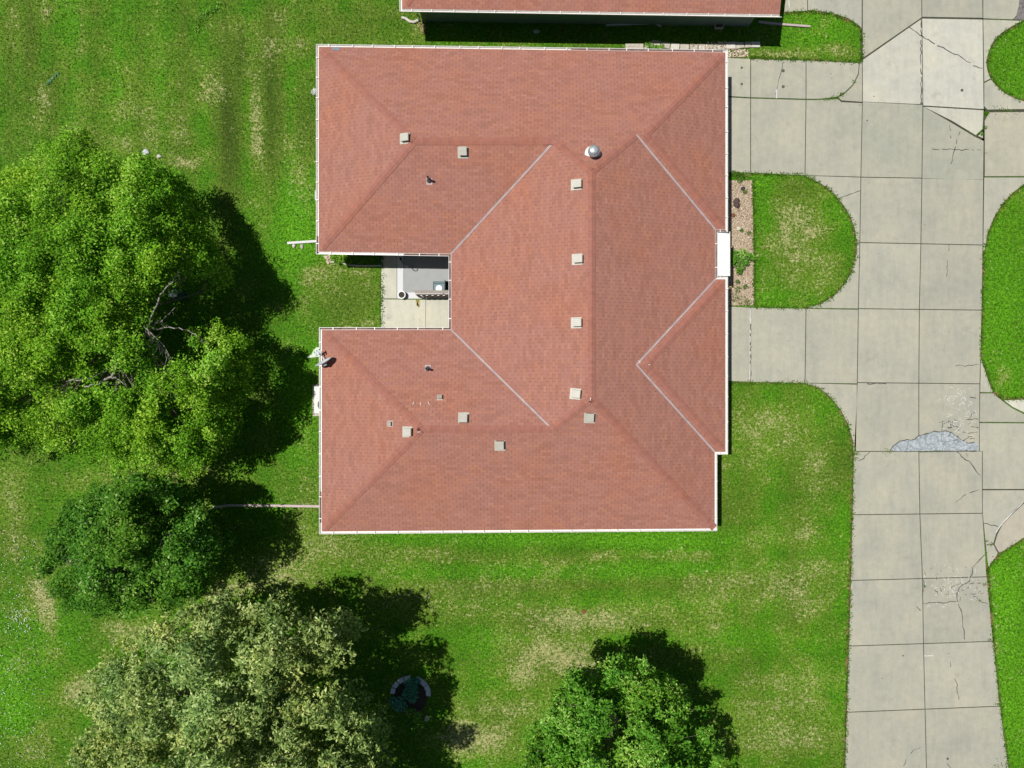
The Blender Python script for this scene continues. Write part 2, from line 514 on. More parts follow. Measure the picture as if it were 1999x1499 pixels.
# ------------------------------------------------------------------ ground sheet
DRY = [(25,20,14,50,.8),(500,215,11,78,1.3),(505,290,14,20,1.0),(150,225,20,60,.6),(410,150,25,30,.55),(270,210,35,22,.6),
 (345,255,22,45,.75),(232,285,34,20,.9),(78,235,14,55,.65),(405,185,26,28,.8),(575,320,26,60,.7),(600,380,20,40,.4),(355,318,26,10,1.5),
 (545,60,30,35,.6),(520,100,14,30,.8),(590,95,18,18,.7),(90,25,10,30,.7),(90,190,14,25,.7),(540,25,20,12,.5),(240,190,20,30,.5),
 (290,265,16,30,.6),(160,60,10,40,.5),(330,120,30,30,.3),(440,50,30,20,.4),
 (560,1110,70,30,1.25),(640,1060,60,28,.8),(480,1145,60,16,1.25),(420,1165,30,10,1.2),(760,1080,70,22,.6),(780,1160,60,30,.6),
 (1150,1213,75,18,1.4),(1080,1270,60,30,1.1),(1130,1300,60,30,1.1),(1020,1320,30,25,1.0),(940,1445,60,32,1.6),(900,1430,25,30,1.2),
 (1010,1270,50,35,.6),(1050,1390,60,25,.7),(970,1380,40,14,.9),(1060,1200,50,20,.6),(1500,1445,50,25,1.2),(1480,1385,50,30,.8),
 (1580,1350,35,60,.8),(1600,1440,40,30,.7),(1500,1330,40,25,.6),(1380,1240,60,25,.6),(1395,1225,10,8,1.0),(1470,820,45,25,.85),(1530,850,45,40,.8),
 (1590,920,25,60,.8),(1450,890,30,30,.7),(1570,1035,35,25,.9),(1490,1045,40,16,.6),(1500,1140,100,25,.85),(1560,1180,50,30,.75),
 (1600,1110,40,20,.6),(1170,1085,22,7,1.1),(1290,1085,90,10,.6),(1370,1135,110,14,.5),(1370,1180,90,20,.6),(1370,1085,20,10,.7),
 (890,1085,60,12,.6),(1060,1100,60,14,.6),(1000,1140,110,18,.6),(900,1180,120,30,.45),(1250,1200,60,20,.5),
 (620,535,24,16,.9),(690,528,50,10,.7),(600,565,14,40,.9),(680,638,20,8,1.1),(722,632,18,9,1.1),(690,560,30,40,.45),
 (78,1170,24,32,1.3),(98,1215,14,60,1.1),(75,1125,12,40,.8),(165,1345,26,22,1.4),(140,1355,30,14,1.0),(20,970,18,60,.9),
 (25,1060,20,40,.7),(270,1225,60,14,.9),(75,1455,25,30,.9),(25,1300,18,40,.6),(300,905,30,16,.9),(330,935,20,12,1.0),(225,1240,25,30,.6),
 (600,950,16,50,.7),(590,1010,20,30,.6),(250,925,60,30,.5),(400,920,25,20,.7),(310,955,20,10,.8),
 (1550,490,45,70,1.0),(1590,455,20,12,1.3),(1560,410,35,22,.8),(1620,520,25,30,.6),(1530,440,14,50,.6),(1440,580,14,20,.4),
 (1545,108,40,10,1.1),(1630,98,22,9,1.1),(1595,60,20,10,.4),(1490,107,30,7,1.0),(1945,1260,6,30,1.1),(1937,1140,8,25,1.1),(1950,1360,6,15,1.2),
 (1990,1220,20,30,.3),(1955,700,14,20,.4),(1960,735,20,10,.7),(812,50,9,14,1.6),(1000,1010,200,8,-.6),(1375,130,40,8,.9)]
TONE = [(60,70,11,120,-1.0),(450,270,22,120,-1.1),(535,230,18,130,-1.0),(472,100,12,45,-.9),(575,450,45,130,.9),(600,250,25,60,-.6),
 (1100,1052,300,16,.9),(1250,1058,100,22,.5),(1000,1120,260,12,.6),(1300,1110,100,12,.5),(1440,970,60,60,.2),(1420,980,50,50,-.8),(1350,1070,80,15,.5),
 (30,1390,30,80,.9),(10,1330,20,60,.9),(100,1220,60,60,.5),(520,1000,50,30,.4),(20,1470,30,40,-.8),(680,590,60,40,-.5),
 (120,20,30,60,.4),(300,80,100,60,.2),(700,50,100,40,-.5),(580,760,30,60,.7),(590,890,25,60,.4),(1600,60,90,40,.5),(1650,100,30,15,-.3),
 (1640,400,30,60,.4),(1490,420,22,120,.5),(1500,580,60,16,.5),(1960,600,60,160,.8),(1990,120,60,90,.8),(1970,1300,60,200,.9),
 (1955,1150,30,60,1.0),(1640,1100,14,300,.5),(1645,900,18,60,-.6),(1560,1330,40,60,.3),(1440,1240,60,30,.4),(950,1250,60,60,.3),
 (920,1500,60,40,.6),(1100,1110,60,60,-.2),(1560,370,60,20,-.5),(1460,360,40,12,.9),(330,100,120,80,-.2),(230,1290,60,40,.2)]
for q in range(7): TONE.append((1180, 1070 + q * 36, 330, 8, .38 if q % 2 else -.34))
for q in range(14): TONE.append((20 + q * 42, 150, 8, 210, .35 if q % 2 else -.38))
for q in range(5): TONE.append((1460 + q * 44, 1150, 9, 420, .25 if q % 2 else -.22))
def blobs(px, py, L_):
    s = np.zeros_like(px)
    for (x, y, rx, ry, a) in L_:
        s += a * np.exp(-(((px - x) / (rx * 1.15)) ** 2 + ((py - y) / (ry * 1.15)) ** 2))
    return s

def build_ground():
    def axis(lim):
        a = list(np.arange(-lim, lim + .01, 0.22))
        o = []; s = 0.5; x = lim
        while x < 500:
            x += s; s *= 1.45; o.append(x)
        return np.array([-v for v in o[::-1]] + a + o)
    xs, ys = axis(28), axis(21.5)
    X, Y = np.meshgrid(xs, ys)
    nx, ny = len(xs), len(ys)
    co = np.stack([X.ravel(), Y.ravel(), np.zeros(X.size)], 1)
    idx = np.arange(nx * ny).reshape(ny, nx)
    q = np.stack([idx[:-1, :-1], idx[:-1, 1:], idx[1:, 1:], idx[1:, :-1]], -1).reshape(-1, 4)
    me = mesh_np("ground", co, q)
    px = co[:, 0] * F / H + CX; py = CY - co[:, 1] * F / H
    a = me.attributes.new("dry", 'FLOAT', 'POINT'); a.data.foreach_set("value", np.clip(blobs(px, py, DRY), -1, 1.6).astype(np.float32))
    a = me.attributes.new("tone", 'FLOAT', 'POINT'); a.data.foreach_set("value", np.clip(blobs(px, py, TONE), -1.2, 1.2).astype(np.float32))
    me.materials.append(M['grass'])
    o = link("ground", me)
    tag(o, kind="structure")

def mesh_np(name, co, faces):
    me = bpy.data.meshes.new(name)
    nv, nf, k = len(co), len(faces), faces.shape[1]
    me.vertices.add(nv); me.loops.add(nf * k); me.polygons.add(nf)
    me.vertices.foreach_set("co", np.asarray(co, np.float32).ravel())
    me.loops.foreach_set("vertex_index", np.asarray(faces, np.int32).ravel())
    me.polygons.foreach_set("loop_start", np.arange(0, nf * k, k, dtype=np.int32))
    me.polygons.foreach_set("loop_total", np.full(nf, k, np.int32))
    me.update(calc_edges=True)
    me.validate()
    return me
build_ground()

# ------------------------------------------------------------------ driveway
ZS = 0.035
def slabs(name, polys, material, gap=0.021):
    mb = MB()
    tints = []
    for pts, tint in polys:
        w = [P(x, y) for x, y in pts]
        w2 = [(p.x, p.y) for p in w]
        if area2(w2) < 0: w2 = w2[::-1]
        ins = offset(w2, -gap)
        n = len(mb.f)
        mb.prism(ins, 0.0, ZS, material)
        tints += [tint] * (len(mb.f) - n)
        n = len(mb.f)
        mb.poly([(p[0], p[1], 0.014) for p in w2], M['joint'])
        tints += [1.0] * (len(mb.f) - n)
    return mb, tints

def settint(o, tints):
    a = o.data.attributes.new("tint", 'FLOAT_COLOR', 'FACE')
    arr = []
    for t in tints:
        arr += list(t) + [1] if isinstance(t, tuple) else [t, t, t, 1]
    arr += [1.0] * (len(o.data.polygons) * 4 - len(arr))
    a.data.foreach_set("color", arr)

Lx = [(-60,1683),(115,1683),(200,1683),(346,1680),(474,1678),(603,1675),(749,1673),(881,1666),(1003,1663),(1131,1660),(1257,1656),(1386,1652),(1499,1648),(1640,1642)]
Cx = [(-60,1798),(35,1799),(207,1801),(349,1799),(477,1797),(604,1794),(750,1793),(881,1793),(1002,1795),(1127,1800),(1252,1802),(1380,1805),(1506,1808),(1640,1812)]
Rx = [(-60,1917),(37,1918),(215,1920),(352,1919),(479,1918),(606,1916),(752,1912),(880,1911),(1000,1917),(1124,1925),(1248,1937),(1374,1950),(1500,1967),(1640,1990)]
def at(tab, y):
    return np.interp(y, [a for a, _ in tab], [b for _, b in tab])
rowsL = [(203,348),(348,476),(476,604),(604,748),(748,881),(881,1003),(1003,1129),(1129,1256),(1256,1384),(1384,1510),(1510,1640)]
LT, DK, STD = (1.24,1.25,1.31), (0.93,0.95,0.955), 1.0
def yl(x, y):  # fanned joint lines: slope changes down the drive
    s = np.interp(y, [35, 203, 348, 476, 604, 748, 881, 1003, 1129, 1256, 1384, 1510], [0.03, .045, .016, .02, .012, .01, 0.0, -.012, -.027, -.033, -.04, -.045])
    return y + s * (x - 1797)
drive = []
tl = [0.97,1.0,1.02,1.01,1.01,1.0,1.02,1.03,1.0,1.0,1.0]
for i, (a, b) in enumerate(rowsL):
    lx1, lx2 = at(Lx, a), at(Lx, b)
    cx1, cx2 = at(Cx, a), at(Cx, b)
    drive.append(([(lx1, yl(lx1, a)), (cx1, yl(cx1, a)), (cx2, yl(cx2, b)), (lx2, yl(lx2, b))], DK if i == 0 else tl[i] + rnd.uniform(-.035, .035)))
    rx1, rx2 = at(Rx, a + 4), at(Rx, b)
    if i == 0:
        drive.append(([(1801,207),(1858,240),(1903,267),(1920,275),(1919,352),(1799,349)], DK))
    elif i == 4:
        drive.append(([(cx1, yl(cx1, a)), (rx1, yl(rx1, a)), (1911,880),(1793,881)], 0.98))
    elif i == 5:
        drive.append(([(cx1, 882), (1917, 880), (rx2, yl(rx2, b)), (cx2, yl(cx2, b))], 0.98))
    else:
        drive.append(([(cx1, yl(cx1, a)), (rx1, yl(rx1, a)), (rx2, yl(rx2, b)), (cx2, yl(cx2, b))], 1.0 + rnd.uniform(-.055, .03)))
drive[-0 or 0] = drive[0]
drive += [
 ([(1683,-60),(1798,-60),(1799,35),(1683,115)], 0.99), ([(1798,-60),(1917,-60),(1918,36),(1799,34)], 0.95),
 ([(1683,117),(1799,36),(1801,206),(1683,200)], LT), ([(1799,36),(1918,38),(1920,214),(1801,207)], (1.30,1.31,1.38)),
 ([(1802,208.5),(1920,215),(1918,252),(1904,265),(1858,237)], LT), ([(1907,266),(1918,256),(1919,271)], 1.1),
 ([(1535,-60),(1576,-60),(1576,22),(1530,25)], 0.99), ([(1576,-60),(1683,-60),(1682,57),(1673,48),(1653,36),(1625,27),(1595,22),(1576,21)], (0.98,0.99,1.03)),
 ([(1412,112),(1465,115),(1465,191),(1412,188)], 1.05), ([(1465,115),(1573,118),(1573,194),(1465,191)], 1.0),
 ([(1573,118),(1640,121),(1677,123),(1675,145),(1665,165),(1650,180),(1633,190),(1600,194),(1573,194)], 1.03),
 ([(1677,123),(1683,117),(1683,200),(1642,197),(1635,191),(1650,181),(1665,166),(1675,146)], 0.97),
 ([(1412,189),(1465,192),(1465,338),(1412,337)], 1.02), ([(1465,192),(1573,195),(1571,343),(1465,338)], 1.01),
 ([(1573,195),(1600,195),(1635,193),(1642,199),(1683,201),(1680,346),(1571,343)], 1.0),
 ([(1571,343),(1680,346),(1678,474),(1672,474),(1668,450),(1660,425),(1645,400),(1625,377),(1602,359)], 1.03),
 ([(1678,475),(1675,603),(1571,601),(1600,594),(1630,575),(1650,552),(1662,530),(1670,500),(1672,475)], 1.01),
 ([(1412,597),(1465,600),(1465,746),(1412,744)], 1.02), ([(1465,600),(1573,602),(1571,748),(1465,746)], 1.04), ([(1573,602),(1675,604),(1673,749),(1571,748)], 0.99),
 ([(1571,748),(1673,750),(1671,881),(1665,881),(1664,860),(1655,830),(1640,800),(1620,775),(1598,757)], 1.02),
 ([(1918,-60),(2100,-60),(2100,42),(1999,40),(1918,37)], 1.0),
 ([(1918,38),(1996,41),(1975,52),(1955,65),(1940,80),(1930,100),(1925,122),(1928,140),(1934,154),(1920,161)], 1.12),
 ([(1920,162),(1934,155),(1945,168),(1960,181),(1980,192),(2000,198),(2100,205),(2100,214),(1999,214),(1927,215),(1920,208)], 1.08),
 ([(1930,219),(2100,217),(2100,344),(1921,345),(1921,236)], (1.06,1.04,1.0)),
 ([(1920,346),(2100,346),(2100,352),(1999,360),(1975,378),(1955,400),(1940,425),(1928,455),(1922,490),(1918,490)], 1.04),
 ([(1914,700),(1920,715),(1928,740),(1938,766),(1912,766)], 1.1),
 ([(1912,767),(1938,767),(1955,781),(1975,796),(1999,808),(2100,812),(2100,825),(1911,824)], 0.97),
 ([(1958,781),(1999,779),(2100,779),(2100,809),(1999,806),(1976,795)], (1.4,1.4,1.45)),
 ([(1911,825),(2100,826),(2100,955),(1917,955),(1917,881),(1911,881)], 1.02),
 ([(1917,956),(2100,956),(2100,978),(1999,978),(1975,1000),(1955,1021),(1945,1040),(1939,1060),(1948,1080),(1928,1108),(1917,1003)], 1.03),
 ([(2100,980),(2000,980),(1976,1002),(1956,1023),(1946,1042),(1940,1062),(1949,1080),(1956,1077),(1975,1065),(1999,1049),(2100,1030)], (1.1,1.04,1.02)),
]
mb, tints = slabs("driveway", drive, M['concrete'])
SEAMS = [[(1916,213),(2100,213),(2100,221),(1916,221)],[(1916,-60),(1923,-60),(1923,490),(1916,490)],[(1683,112),(1799,31),(1799,38),(1683,120)],[(1797,32),(1920,32),(1920,40),(1797,40)],
 [(1799,204),(1920,212),(1920,220),(1799,213)],[(1799,206),(1803,206),(1860,238),(1904,266),(1921,253),(1921,278),(1903,272),(1857,244)],[(1680,-60),(1685,-60),(1685,203),(1680,203)],
 [(1908,745),(1914,745),(1919,960),(1914,960)],[(1914,953),(2100,953),(2100,958),(1914,958)],[(1640,195),(1684,198),(1684,203),(1640,202)],[(2000,977),(1974,999),(1953,1021),(1937,1060),(1946,1082),(1950,1081),(1943,1060),(1958,1024),(1978,1003),(2003,982)]]
for q in SEAMS:
    q2 = [P(*p) for p in q]
    if area2([(p.x, p.y) for p in q2]) < 0: q2 = q2[::-1]
    mb.poly([(p.x, p.y, 0.010) for p in q2], M['joint']); tints.append(1.0)
def strip(mb, pts, w, z, m, jitter=0.0, seed=0, broken=False):
    """thin ragged ribbon in px coordinates"""
    rr = random.Random(seed)
    fine = []
    for (x0, y0), (x1, y1) in zip(pts[:-1], pts[1:]):
        n = max(1, int(math.hypot(x1 - x0, y1 - y0) / 6))
        for k in range(n):
            t = k / n
            fine.append((x0 + (x1 - x0) * t + rr.uniform(-1, 1) * jitter, y0 + (y1 - y0) * t + rr.uniform(-1, 1) * jitter))
    fine.append(pts[-1])
    off = [w * rr.uniform(0.45, 1.3) / 2 for _ in fine]
    for i in range(len(fine) - 1):
        if broken and rr.random() < 0.3: continue
        a, b = Vector(fine[i]), Vector(fine[i + 1])
        d = (b - a)
        if d.length < 1e-6: continue
        d.normalize(); nn = Vector((-d.y, d.x))
        q = [a + nn * off[i], b + nn * off[i + 1], b - nn * off[i + 1], a - nn * off[i]]
        mb.poly([P(p.x, p.y, z) for p in q], m)
ZC = ZS + 0.004
CR = [([(1772,51),(1795,68),(1830,88),(1870,108),(1900,127),(1918,133)],2.2,1), ([(1798,35),(1798,206)],2.0,1),
 ([(1530,119),(1522,150),(1516,170),(1516,190)],1.6,0), ([(1854,243),(1857,270)],1.4,1), ([(1875,258),(1866,280),(1862,300),(1856,320)],1.6,1),
 ([(1820,290),(1860,292),(1915,293)],1.6,1), ([(1637,388),(1660,378),(1680,372)],1.6,0), ([(1853,477),(1852,490),(1848,540)],1.4,1),
 ([(1921,298),(1950,296)],1.2,1), ([(1693,749),(1730,749)],2.6,0), ([(1852,713),(1890,714),(1912,711)],1.2,1), ([(1894,775),(1905,777)],2,0),
 ([(1840,824),(1840,845)],1.4,0), ([(1890,818),(1903,804)],1.6,0), ([(1888,818),(1910,818)],1.8,0), ([(1895,834),(1910,835)],1.6,0), ([(1890,846),(1909,843)],1.6,0),
 ([(1868,881),(1880,895),(1892,901),(1914,928)],2.0,0), ([(1887,884),(1889,891)],1.4,0), ([(1865,980),(1882,968),(1910,956)],1.6,1), ([(1698,880),(1685,894),(1675,900)],1.8,0),
 ([(1923,1082),(1910,1095),(1900,1108),(1897,1122),(1891,1134),(1870,1150),(1869,1172),(1877,1198),(1883,1248)],1.9,0),
 ([(1801,1178),(1840,1176),(1869,1174)],1.6,0), ([(1801,1130),(1804,1145),(1801,1165)],2.0,0), ([(1891,1138),(1915,1138)],1.4,1), ([(1870,1160),(1895,1160),(1925,1157)],1.4,1),
 ([(1880,1148),(1895,1147)],1.3,1), ([(1900,1163),(1918,1176),(1930,1180)],1.4,1), ([(1892,1140),(1895,1158)],1.2,1), ([(1907,1145),(1906,1158)],1.2,1),
 ([(1855,1293),(1860,1310),(1862,1325),(1868,1335),(1872,1375)],1.4,1), ([(1765,1497),(1770,1482),(1783,1465),(1797,1459)],1.2,1), ([(1790,1184),(1797,1192)],1.5,0),
 ([(1920,1021),(1948,1028)],1.8,0), ([(1926,1063),(1938,1062),(1950,1080)],3.0,0), ([(1465,595),(1466,745)],1.0,1), ([(1850,1490),(1856,1499)],1.2,0)]
for k, (pts, w, brk) in enumerate(CR):
    strip(mb, pts, w * .9, ZC, M['crack'], 1.5, k, bool(brk))
for k in range(90):
    x, y = rnd.gauss(1875, 16), rnd.gauss(800, 34)
    if not (1800 < x < 1908 and 752 < y < 860): continue
    a = rnd.uniform(0, 6.3); l = rnd.uniform(2, 9)
    strip(mb, [(x, y), (x + l * math.cos(a), y + l * math.sin(a))], 0.9, ZC + .002, M['chalk'], .9, k)
for k in range(110):
    x, y = rnd.gauss(1858, 28), rnd.gauss(1146, 22)
    if not (1803 < x < 1912 and 1090 < y < 1195): continue
    a = rnd.uniform(0, 6.3); l = rnd.uniform(2, 9)
    strip(mb, [(x, y), (x + l * math.cos(a), y + l * math.sin(a))], 0.9, ZC + .002, M['chalk'] if k % 3 else M['crack'], .5, k)
for k in range(26):
    x, y = rnd.uniform(1838, 1909), rnd.uniform(818, 858)
    a = rnd.choice([0, 1.57, .6, 2.4]) + rnd.uniform(-.3, .3); l = rnd.uniform(4, 13)
    strip(mb, [(x, y), (x + l * math.cos(a), y + l * math.sin(a) * .6)], 1.3, ZC + .003, M['crack'], .6, k)
for (x, y, r) in [(1448,132,2.4),(1448,164,2.6),(1529,138,3.2),(1529,169,3.2),(1878,176,3.0),(1622,144,1),(1799,202,3),(1706,188,1.2),(1763,1280,1.5),(1852,1276,1),(1722,1324,1.2),(1850,1481,2.4),(1693,235,1.5)]:
    mb.poly([P(x + r * math.cos(t * .7854), y + r * math.sin(t * .7854), ZC + .001) for t in range(8)][::-1], M['crack'])
for (x0, y0, x1, y1) in [(1804,1280,1822,1280),(1465,602,1464,740),(1516,175,1516,192),(1540,0,1542,22),(1999,979,1976,1001),(1976,1001,1956,1022),(1956,1022,1944,1040)]:
    strip(mb, [(x0, y0), (x1, y1)], 1.8, ZC + .003, M['chalk'], .4, int(x0), x0 in (1465, 1540))
# tar stain at the top right corner
mb.poly([P(x, y, ZC) for x, y in [(1976,38),(1984,30),(1989,10),(1993,-40),(2010,-40),(2008,38)]][::-1], M['tar'])
drv = mb.build("driveway")
settint(drv, tints)
tag(drv, kind="structure")
# crumbled patch
cp = MB()
up_ = [(1737,880),(1742,871),(1748,866),(1757,861),(1770,858.5),(1778,860),(1786,857),(1793,852),(1801,848),(1815,846),(1824,842),(1838,843),(1846,840),(1858,844),(1868,851),(1875,859),(1882,861),(1890,866),(1902,863),(1910,866)]
cp.poly([P(x, y, ZC + .001) for x, y in up_ + [(1910,880),(1895,879),(1880,881),(1850,879),(1820,881),(1790,880),(1760,881)]][::-1], M['crumble'])
strip(cp, up_[:-1], 2.0, ZC + .002, M['crack'], 1.0, 5)
strip(cp, [(1737,881),(1790,881),(1850,880),(1905,881)], 1.6, ZC + .002, M['crack'], 1.2, 6)
strip(cp, [(1774,860),(1770,880)], 1.0, ZC + .003, M['crack'], .8, 7)
strip(cp, [(1838,845),(1840,880)], 1.0, ZC + .003, M['crack'], 1.5, 8)
for i in range(26):
    cp.rock(P(rnd.uniform(1800, 1905), rnd.uniform(856, 878), ZC), rnd.uniform(.02, .06), M['crumble'], i, 0.4, 1.4)
tag(cp.build("broken_concrete"), kind="structure")

# patio
pt = [([(744,490),(775,490),(775,583),(744,583)], 1.0), ([(744,584),(831,585),(831,660),(744,660)], 1.0), ([(831,585),(905,585),(905,660),(831,660)], 0.98)]
mbp, tt = slabs("patio", pt, M['patio'], 0.010)
for k in range(5):
    strip(mbp, [(812 + k * 2, 584), (814 + k, 596 + k)], 2.5, ZC, M['straw'], .5, k)
pto = mbp.build("patio"); settint(pto, tt); tag(pto, kind="structure")
mb = MB()
mb.prism([P(*p) for p in [(775.6,470),(905,470),(905,583),(775.6,583)]], 0.0, 0.05, M['tile'])
mb.prism([P(*p) for p in [(787,470),(905,470),(905,571),(787,571)]], 0.045, 0.062, M['carpet'])
tag(mb.build("porch_slab"), kind="structure")

# gravel bed
bed = [(1424,352),(1468,352),(1470,430),(1471,520),(1472,596),(1412,596),(1412,340)]
mb = MB(); mb.prism([P(*p) for p in bed], 0.0, 0.012, basic("bed soil", (0.42, 0.33, 0.23), 0.95, var=0.3, scale=10))
tag(mb.build("gravel_bed"), kind="structure")
def gravel(name, poly, n, label, rmin=.018, rmax=.04, z=0.02):
    px = [p[0] for p in poly]; py = [p[1] for p in poly]
    pts = []
    while len(pts) < n:
        c = np.stack([rng.uniform(min(px), max(px), n), rng.uniform(min(py), max(py), n)], 1)
        c = c[inpoly(c, poly)]
        pts += list(c)
    pts = np.array(pts[:n])
    base = np.array([(1, 0, 0), (0, 1, 0), (-1, 0, 0), (0, -1, 0), (0, 0, .6), (0, 0, -.4)], float)
    fc = np.array([(0, 1, 4), (1, 2, 4), (2, 3, 4), (3, 0, 4), (1, 0, 5), (2, 1, 5), (3, 2, 5), (0, 3, 5)])
    w = np.stack([(pts[:, 0] - CX) * H / F, (CY - pts[:, 1]) * H / F, np.full(n, z)], 1)
    r = rng.uniform(rmin, rmax, n); a = rng.uniform(0, 6.3, n)
    c, s = np.cos(a), np.sin(a)
    st = rng.uniform(.8, 1.5, n)
    b = base[None] * r[:, None, None]
    bx = b[..., 0] * st[:, None]; by = b[..., 1]
    co = np.stack([bx * c[:, None] - by * s[:, None], bx * s[:, None] + by * c[:, None], b[..., 2]], -1) + w[:, None]
    f = (fc[None] + np.arange(n)[:, None, None] * 6).reshape(-1, 3)
    me = mesh_np(name, co.reshape(-1, 3), f)
    at_ = me.attributes.new("leafvar", 'FLOAT', 'FACE'); at_.data.foreach_set("value", np.repeat(rng.uniform(0, 1, n), 8).astype(np.float32))
    me.materials.append(M['pebble'])
    o = link(name, me); tag(o, label, "gravel", kind="stuff")
    return o

def inpoly(pts, poly):
    x, y = pts[:, 0], pts[:, 1]
    ins = np.zeros(len(pts), bool)
    n = len(poly)
    for i in range(n):
        x0, y0 = poly[i]; x1, y1 = poly[(i + 1) % n]
        if y0 == y1: continue
        c = ((y0 > y) != (y1 > y)) & (x < (x1 - x0) * (y - y0) / (y1 - y0) + x0)
        ins ^= c
    return ins
def edgedist(pts, poly):
    d = np.full(len(pts), 1e9)
    n = len(poly)
    for i in range(n):
        a = np.array(poly[i], float); b = np.array(poly[(i + 1) % n], float)
        ab = b - a; t = np.clip(((pts - a) @ ab) / max(ab @ ab, 1e-9), 0, 1)
        d = np.minimum(d, np.linalg.norm(pts - (a + t[:, None] * ab), axis=1))
    return d
gravel("gravel", bed, 4200, "tan river gravel in the narrow bed between the house and the half round lawn")
gravel("pale_gravel", [(1415,97),(1462,97),(1460,111),(1415,112)], 420, "pale crushed gravel at the corner of the house beside the driveway pad")
gravel("rubble", [(1345,84),(1420,83),(1420,97),(1340,96)], 90, "white rubble strewn over the limestone blocks by the roof edge", .02, .05, 0.11)
gravel("washed_stones", [(632,500),(644,497),(647,513),(640,516)], 120, "pale stones under the corner of the north wing", .02, .05, 0.02)

# ------------------------------------------------------------------ roofs
Z0, SL, PXM = 2.55, 0.36, 40.75
def rz(r): return Z0 + r / PXM * SL

class Roof:
    def __init__(s, verts, faces):
        s.v = {k: P(x, y, z) for k, (x, y, z) in verts.items()}
        s.faces = faces
    def build(s, name, parent):
        bm = bmesh.new()
        uvl = bm.loops.layers.uv.new("UVMap")
        for ks in s.faces:
            pts = [s.v[k] for k in ks]
            e = (pts[1] - pts[0]); e.z = 0; e.normalize()
            nd = Vector((-e.y, e.x, 0))
            far = max(pts, key=lambda p: abs((p - pts[0]).dot(nd)))
            if (far - pts[0]).dot(nd) < 0: nd = -nd
            o = pts[0]
            vs = [bm.verts.new(p) for p in pts]
            f = bm.faces.new(vs)
            f.normal_update()
            if f.normal.z < 0: f.normal_flip()
            cs = 1 / math.cos(math.atan(SL))
            for lp in f.loops:
                d = lp.vert.co - o
                lp[uvl].uv = (d.dot(e) + 20, d.dot(nd) * cs + 0.02)
        bmesh.ops.triangulate(bm, faces=bm.faces[:])
        me = bpy.data.meshes.new(name)
        bm.to_mesh(me)
        s.bvh = BVHTree.FromBMesh(bm)
        bm.free()
        me.materials.append(M['shingle'])
        return link(name, me, parent)
    def hit(s, px, py):
        o = Vector((0, 0, H)); d = (P(px, py, 0) - o).normalized()
        loc, nrm, idx, dist = s.bvh.ray_cast(o, d)
        if nrm is not None and nrm.z < 0: nrm = -nrm
        return loc, nrm

def downs(name, poly, z0, z1, m, mb):
    mb.prism(poly, z0, z1, m)

def capstrip(roof, a, b, parent, w=0.17, t=0.02, name="ridge_cap"):
    """folded shingle cap along ridge or hip from a to b"""
    A, B = roof.v[a], roof.v[b]
    d = (B - A).normalized()
    if a[0] in 'nswe' and abs(A.z - Z0) < .01: A = A + d * .26
    B = B - d * .02
    side = Vector((d.y, -d.x, 0)).normalized()
    L_ = (B - A).length
    n = max(2, int(L_ / 0.6))
    bm = bmesh.new(); uvl = bm.loops.layers.uv.new("UVMap")
    def zat(p):
        o = Vector((p.x, p.y, 20)); loc, _, _, _ = roof.bvh.ray_cast(o, Vector((0, 0, -1)))
        return loc.z if loc else p.z
    rows = []
    for i in range(n + 1):
        p = A + (B - A) * (i / n)
        l = p - side * w; r = p + side * w
        for q in (l, r):
            q.z = min(zat(q), p.z + .02) + t
        c = p.copy(); c.z = max(p.z + t, (l.z + r.z) / 2)
        rows.append((bm.verts.new(l), bm.verts.new(c), bm.verts.new(r)))
    for i in range(n):
        for k in range(2):
            f = bm.faces.new((rows[i][k], rows[i][k + 1], rows[i + 1][k + 1], rows[i + 1][k]))
            f.normal_update()
            if f.normal.z < 0: f.normal_flip()
            for lp in f.loops:
                dd = lp.vert.co - A
                lp[uvl].uv = (dd.dot(side) * 1.0 + 0.16 + 40, dd.dot(d))
    me = bpy.data.meshes.new(name); bm.to_mesh(me); bm.free()
    me.materials.append(M['cap'])
    return link(name, me, parent)

def valley(roof, a, b, parent, w=0.06):
    A, B = roof.v[a], roof.v[b]
    d = (B - A).normalized(); side = Vector((d.y, -d.x, 0)).normalized()
    mb = MB()
    up = Vector((0, 0, 1))
    n = 12
    rows = []
    def zat(p):
        loc, _, _, _ = roof.bvh.ray_cast(Vector((p.x, p.y, 20)), Vector((0, 0, -1)))
        return loc.z if loc else p.z
    prof = [(-w, .004, 0), (-w * .72, .022, 1), (-w * .1, .012, 1), (0, .026, 0), (w * .1, .012, 1), (w * .72, .022, 1), (w, .004, 0)]
    for i in range(n + 1):
        p = A + (B - A) * (i / n)
        row = []
        for o, h, _ in prof:
            q = p + side * o; q.z = zat(q) + h; row.append(q)
        rows.append(row)
    for i in range(n):
        for k in range(len(prof) - 1):
            m = M['flash_edge'] if k in (0, 5) else M['flash']
            q = [rows[i][k], rows[i][k + 1], rows[i + 1][k + 1], rows[i + 1][k]]
            nn = (q[1] - q[0]).cross(q[2] - q[0])
            mb.poly(q if nn.z > 0 else q[::-1], m)
    return mb.build("valley_flashing", parent)

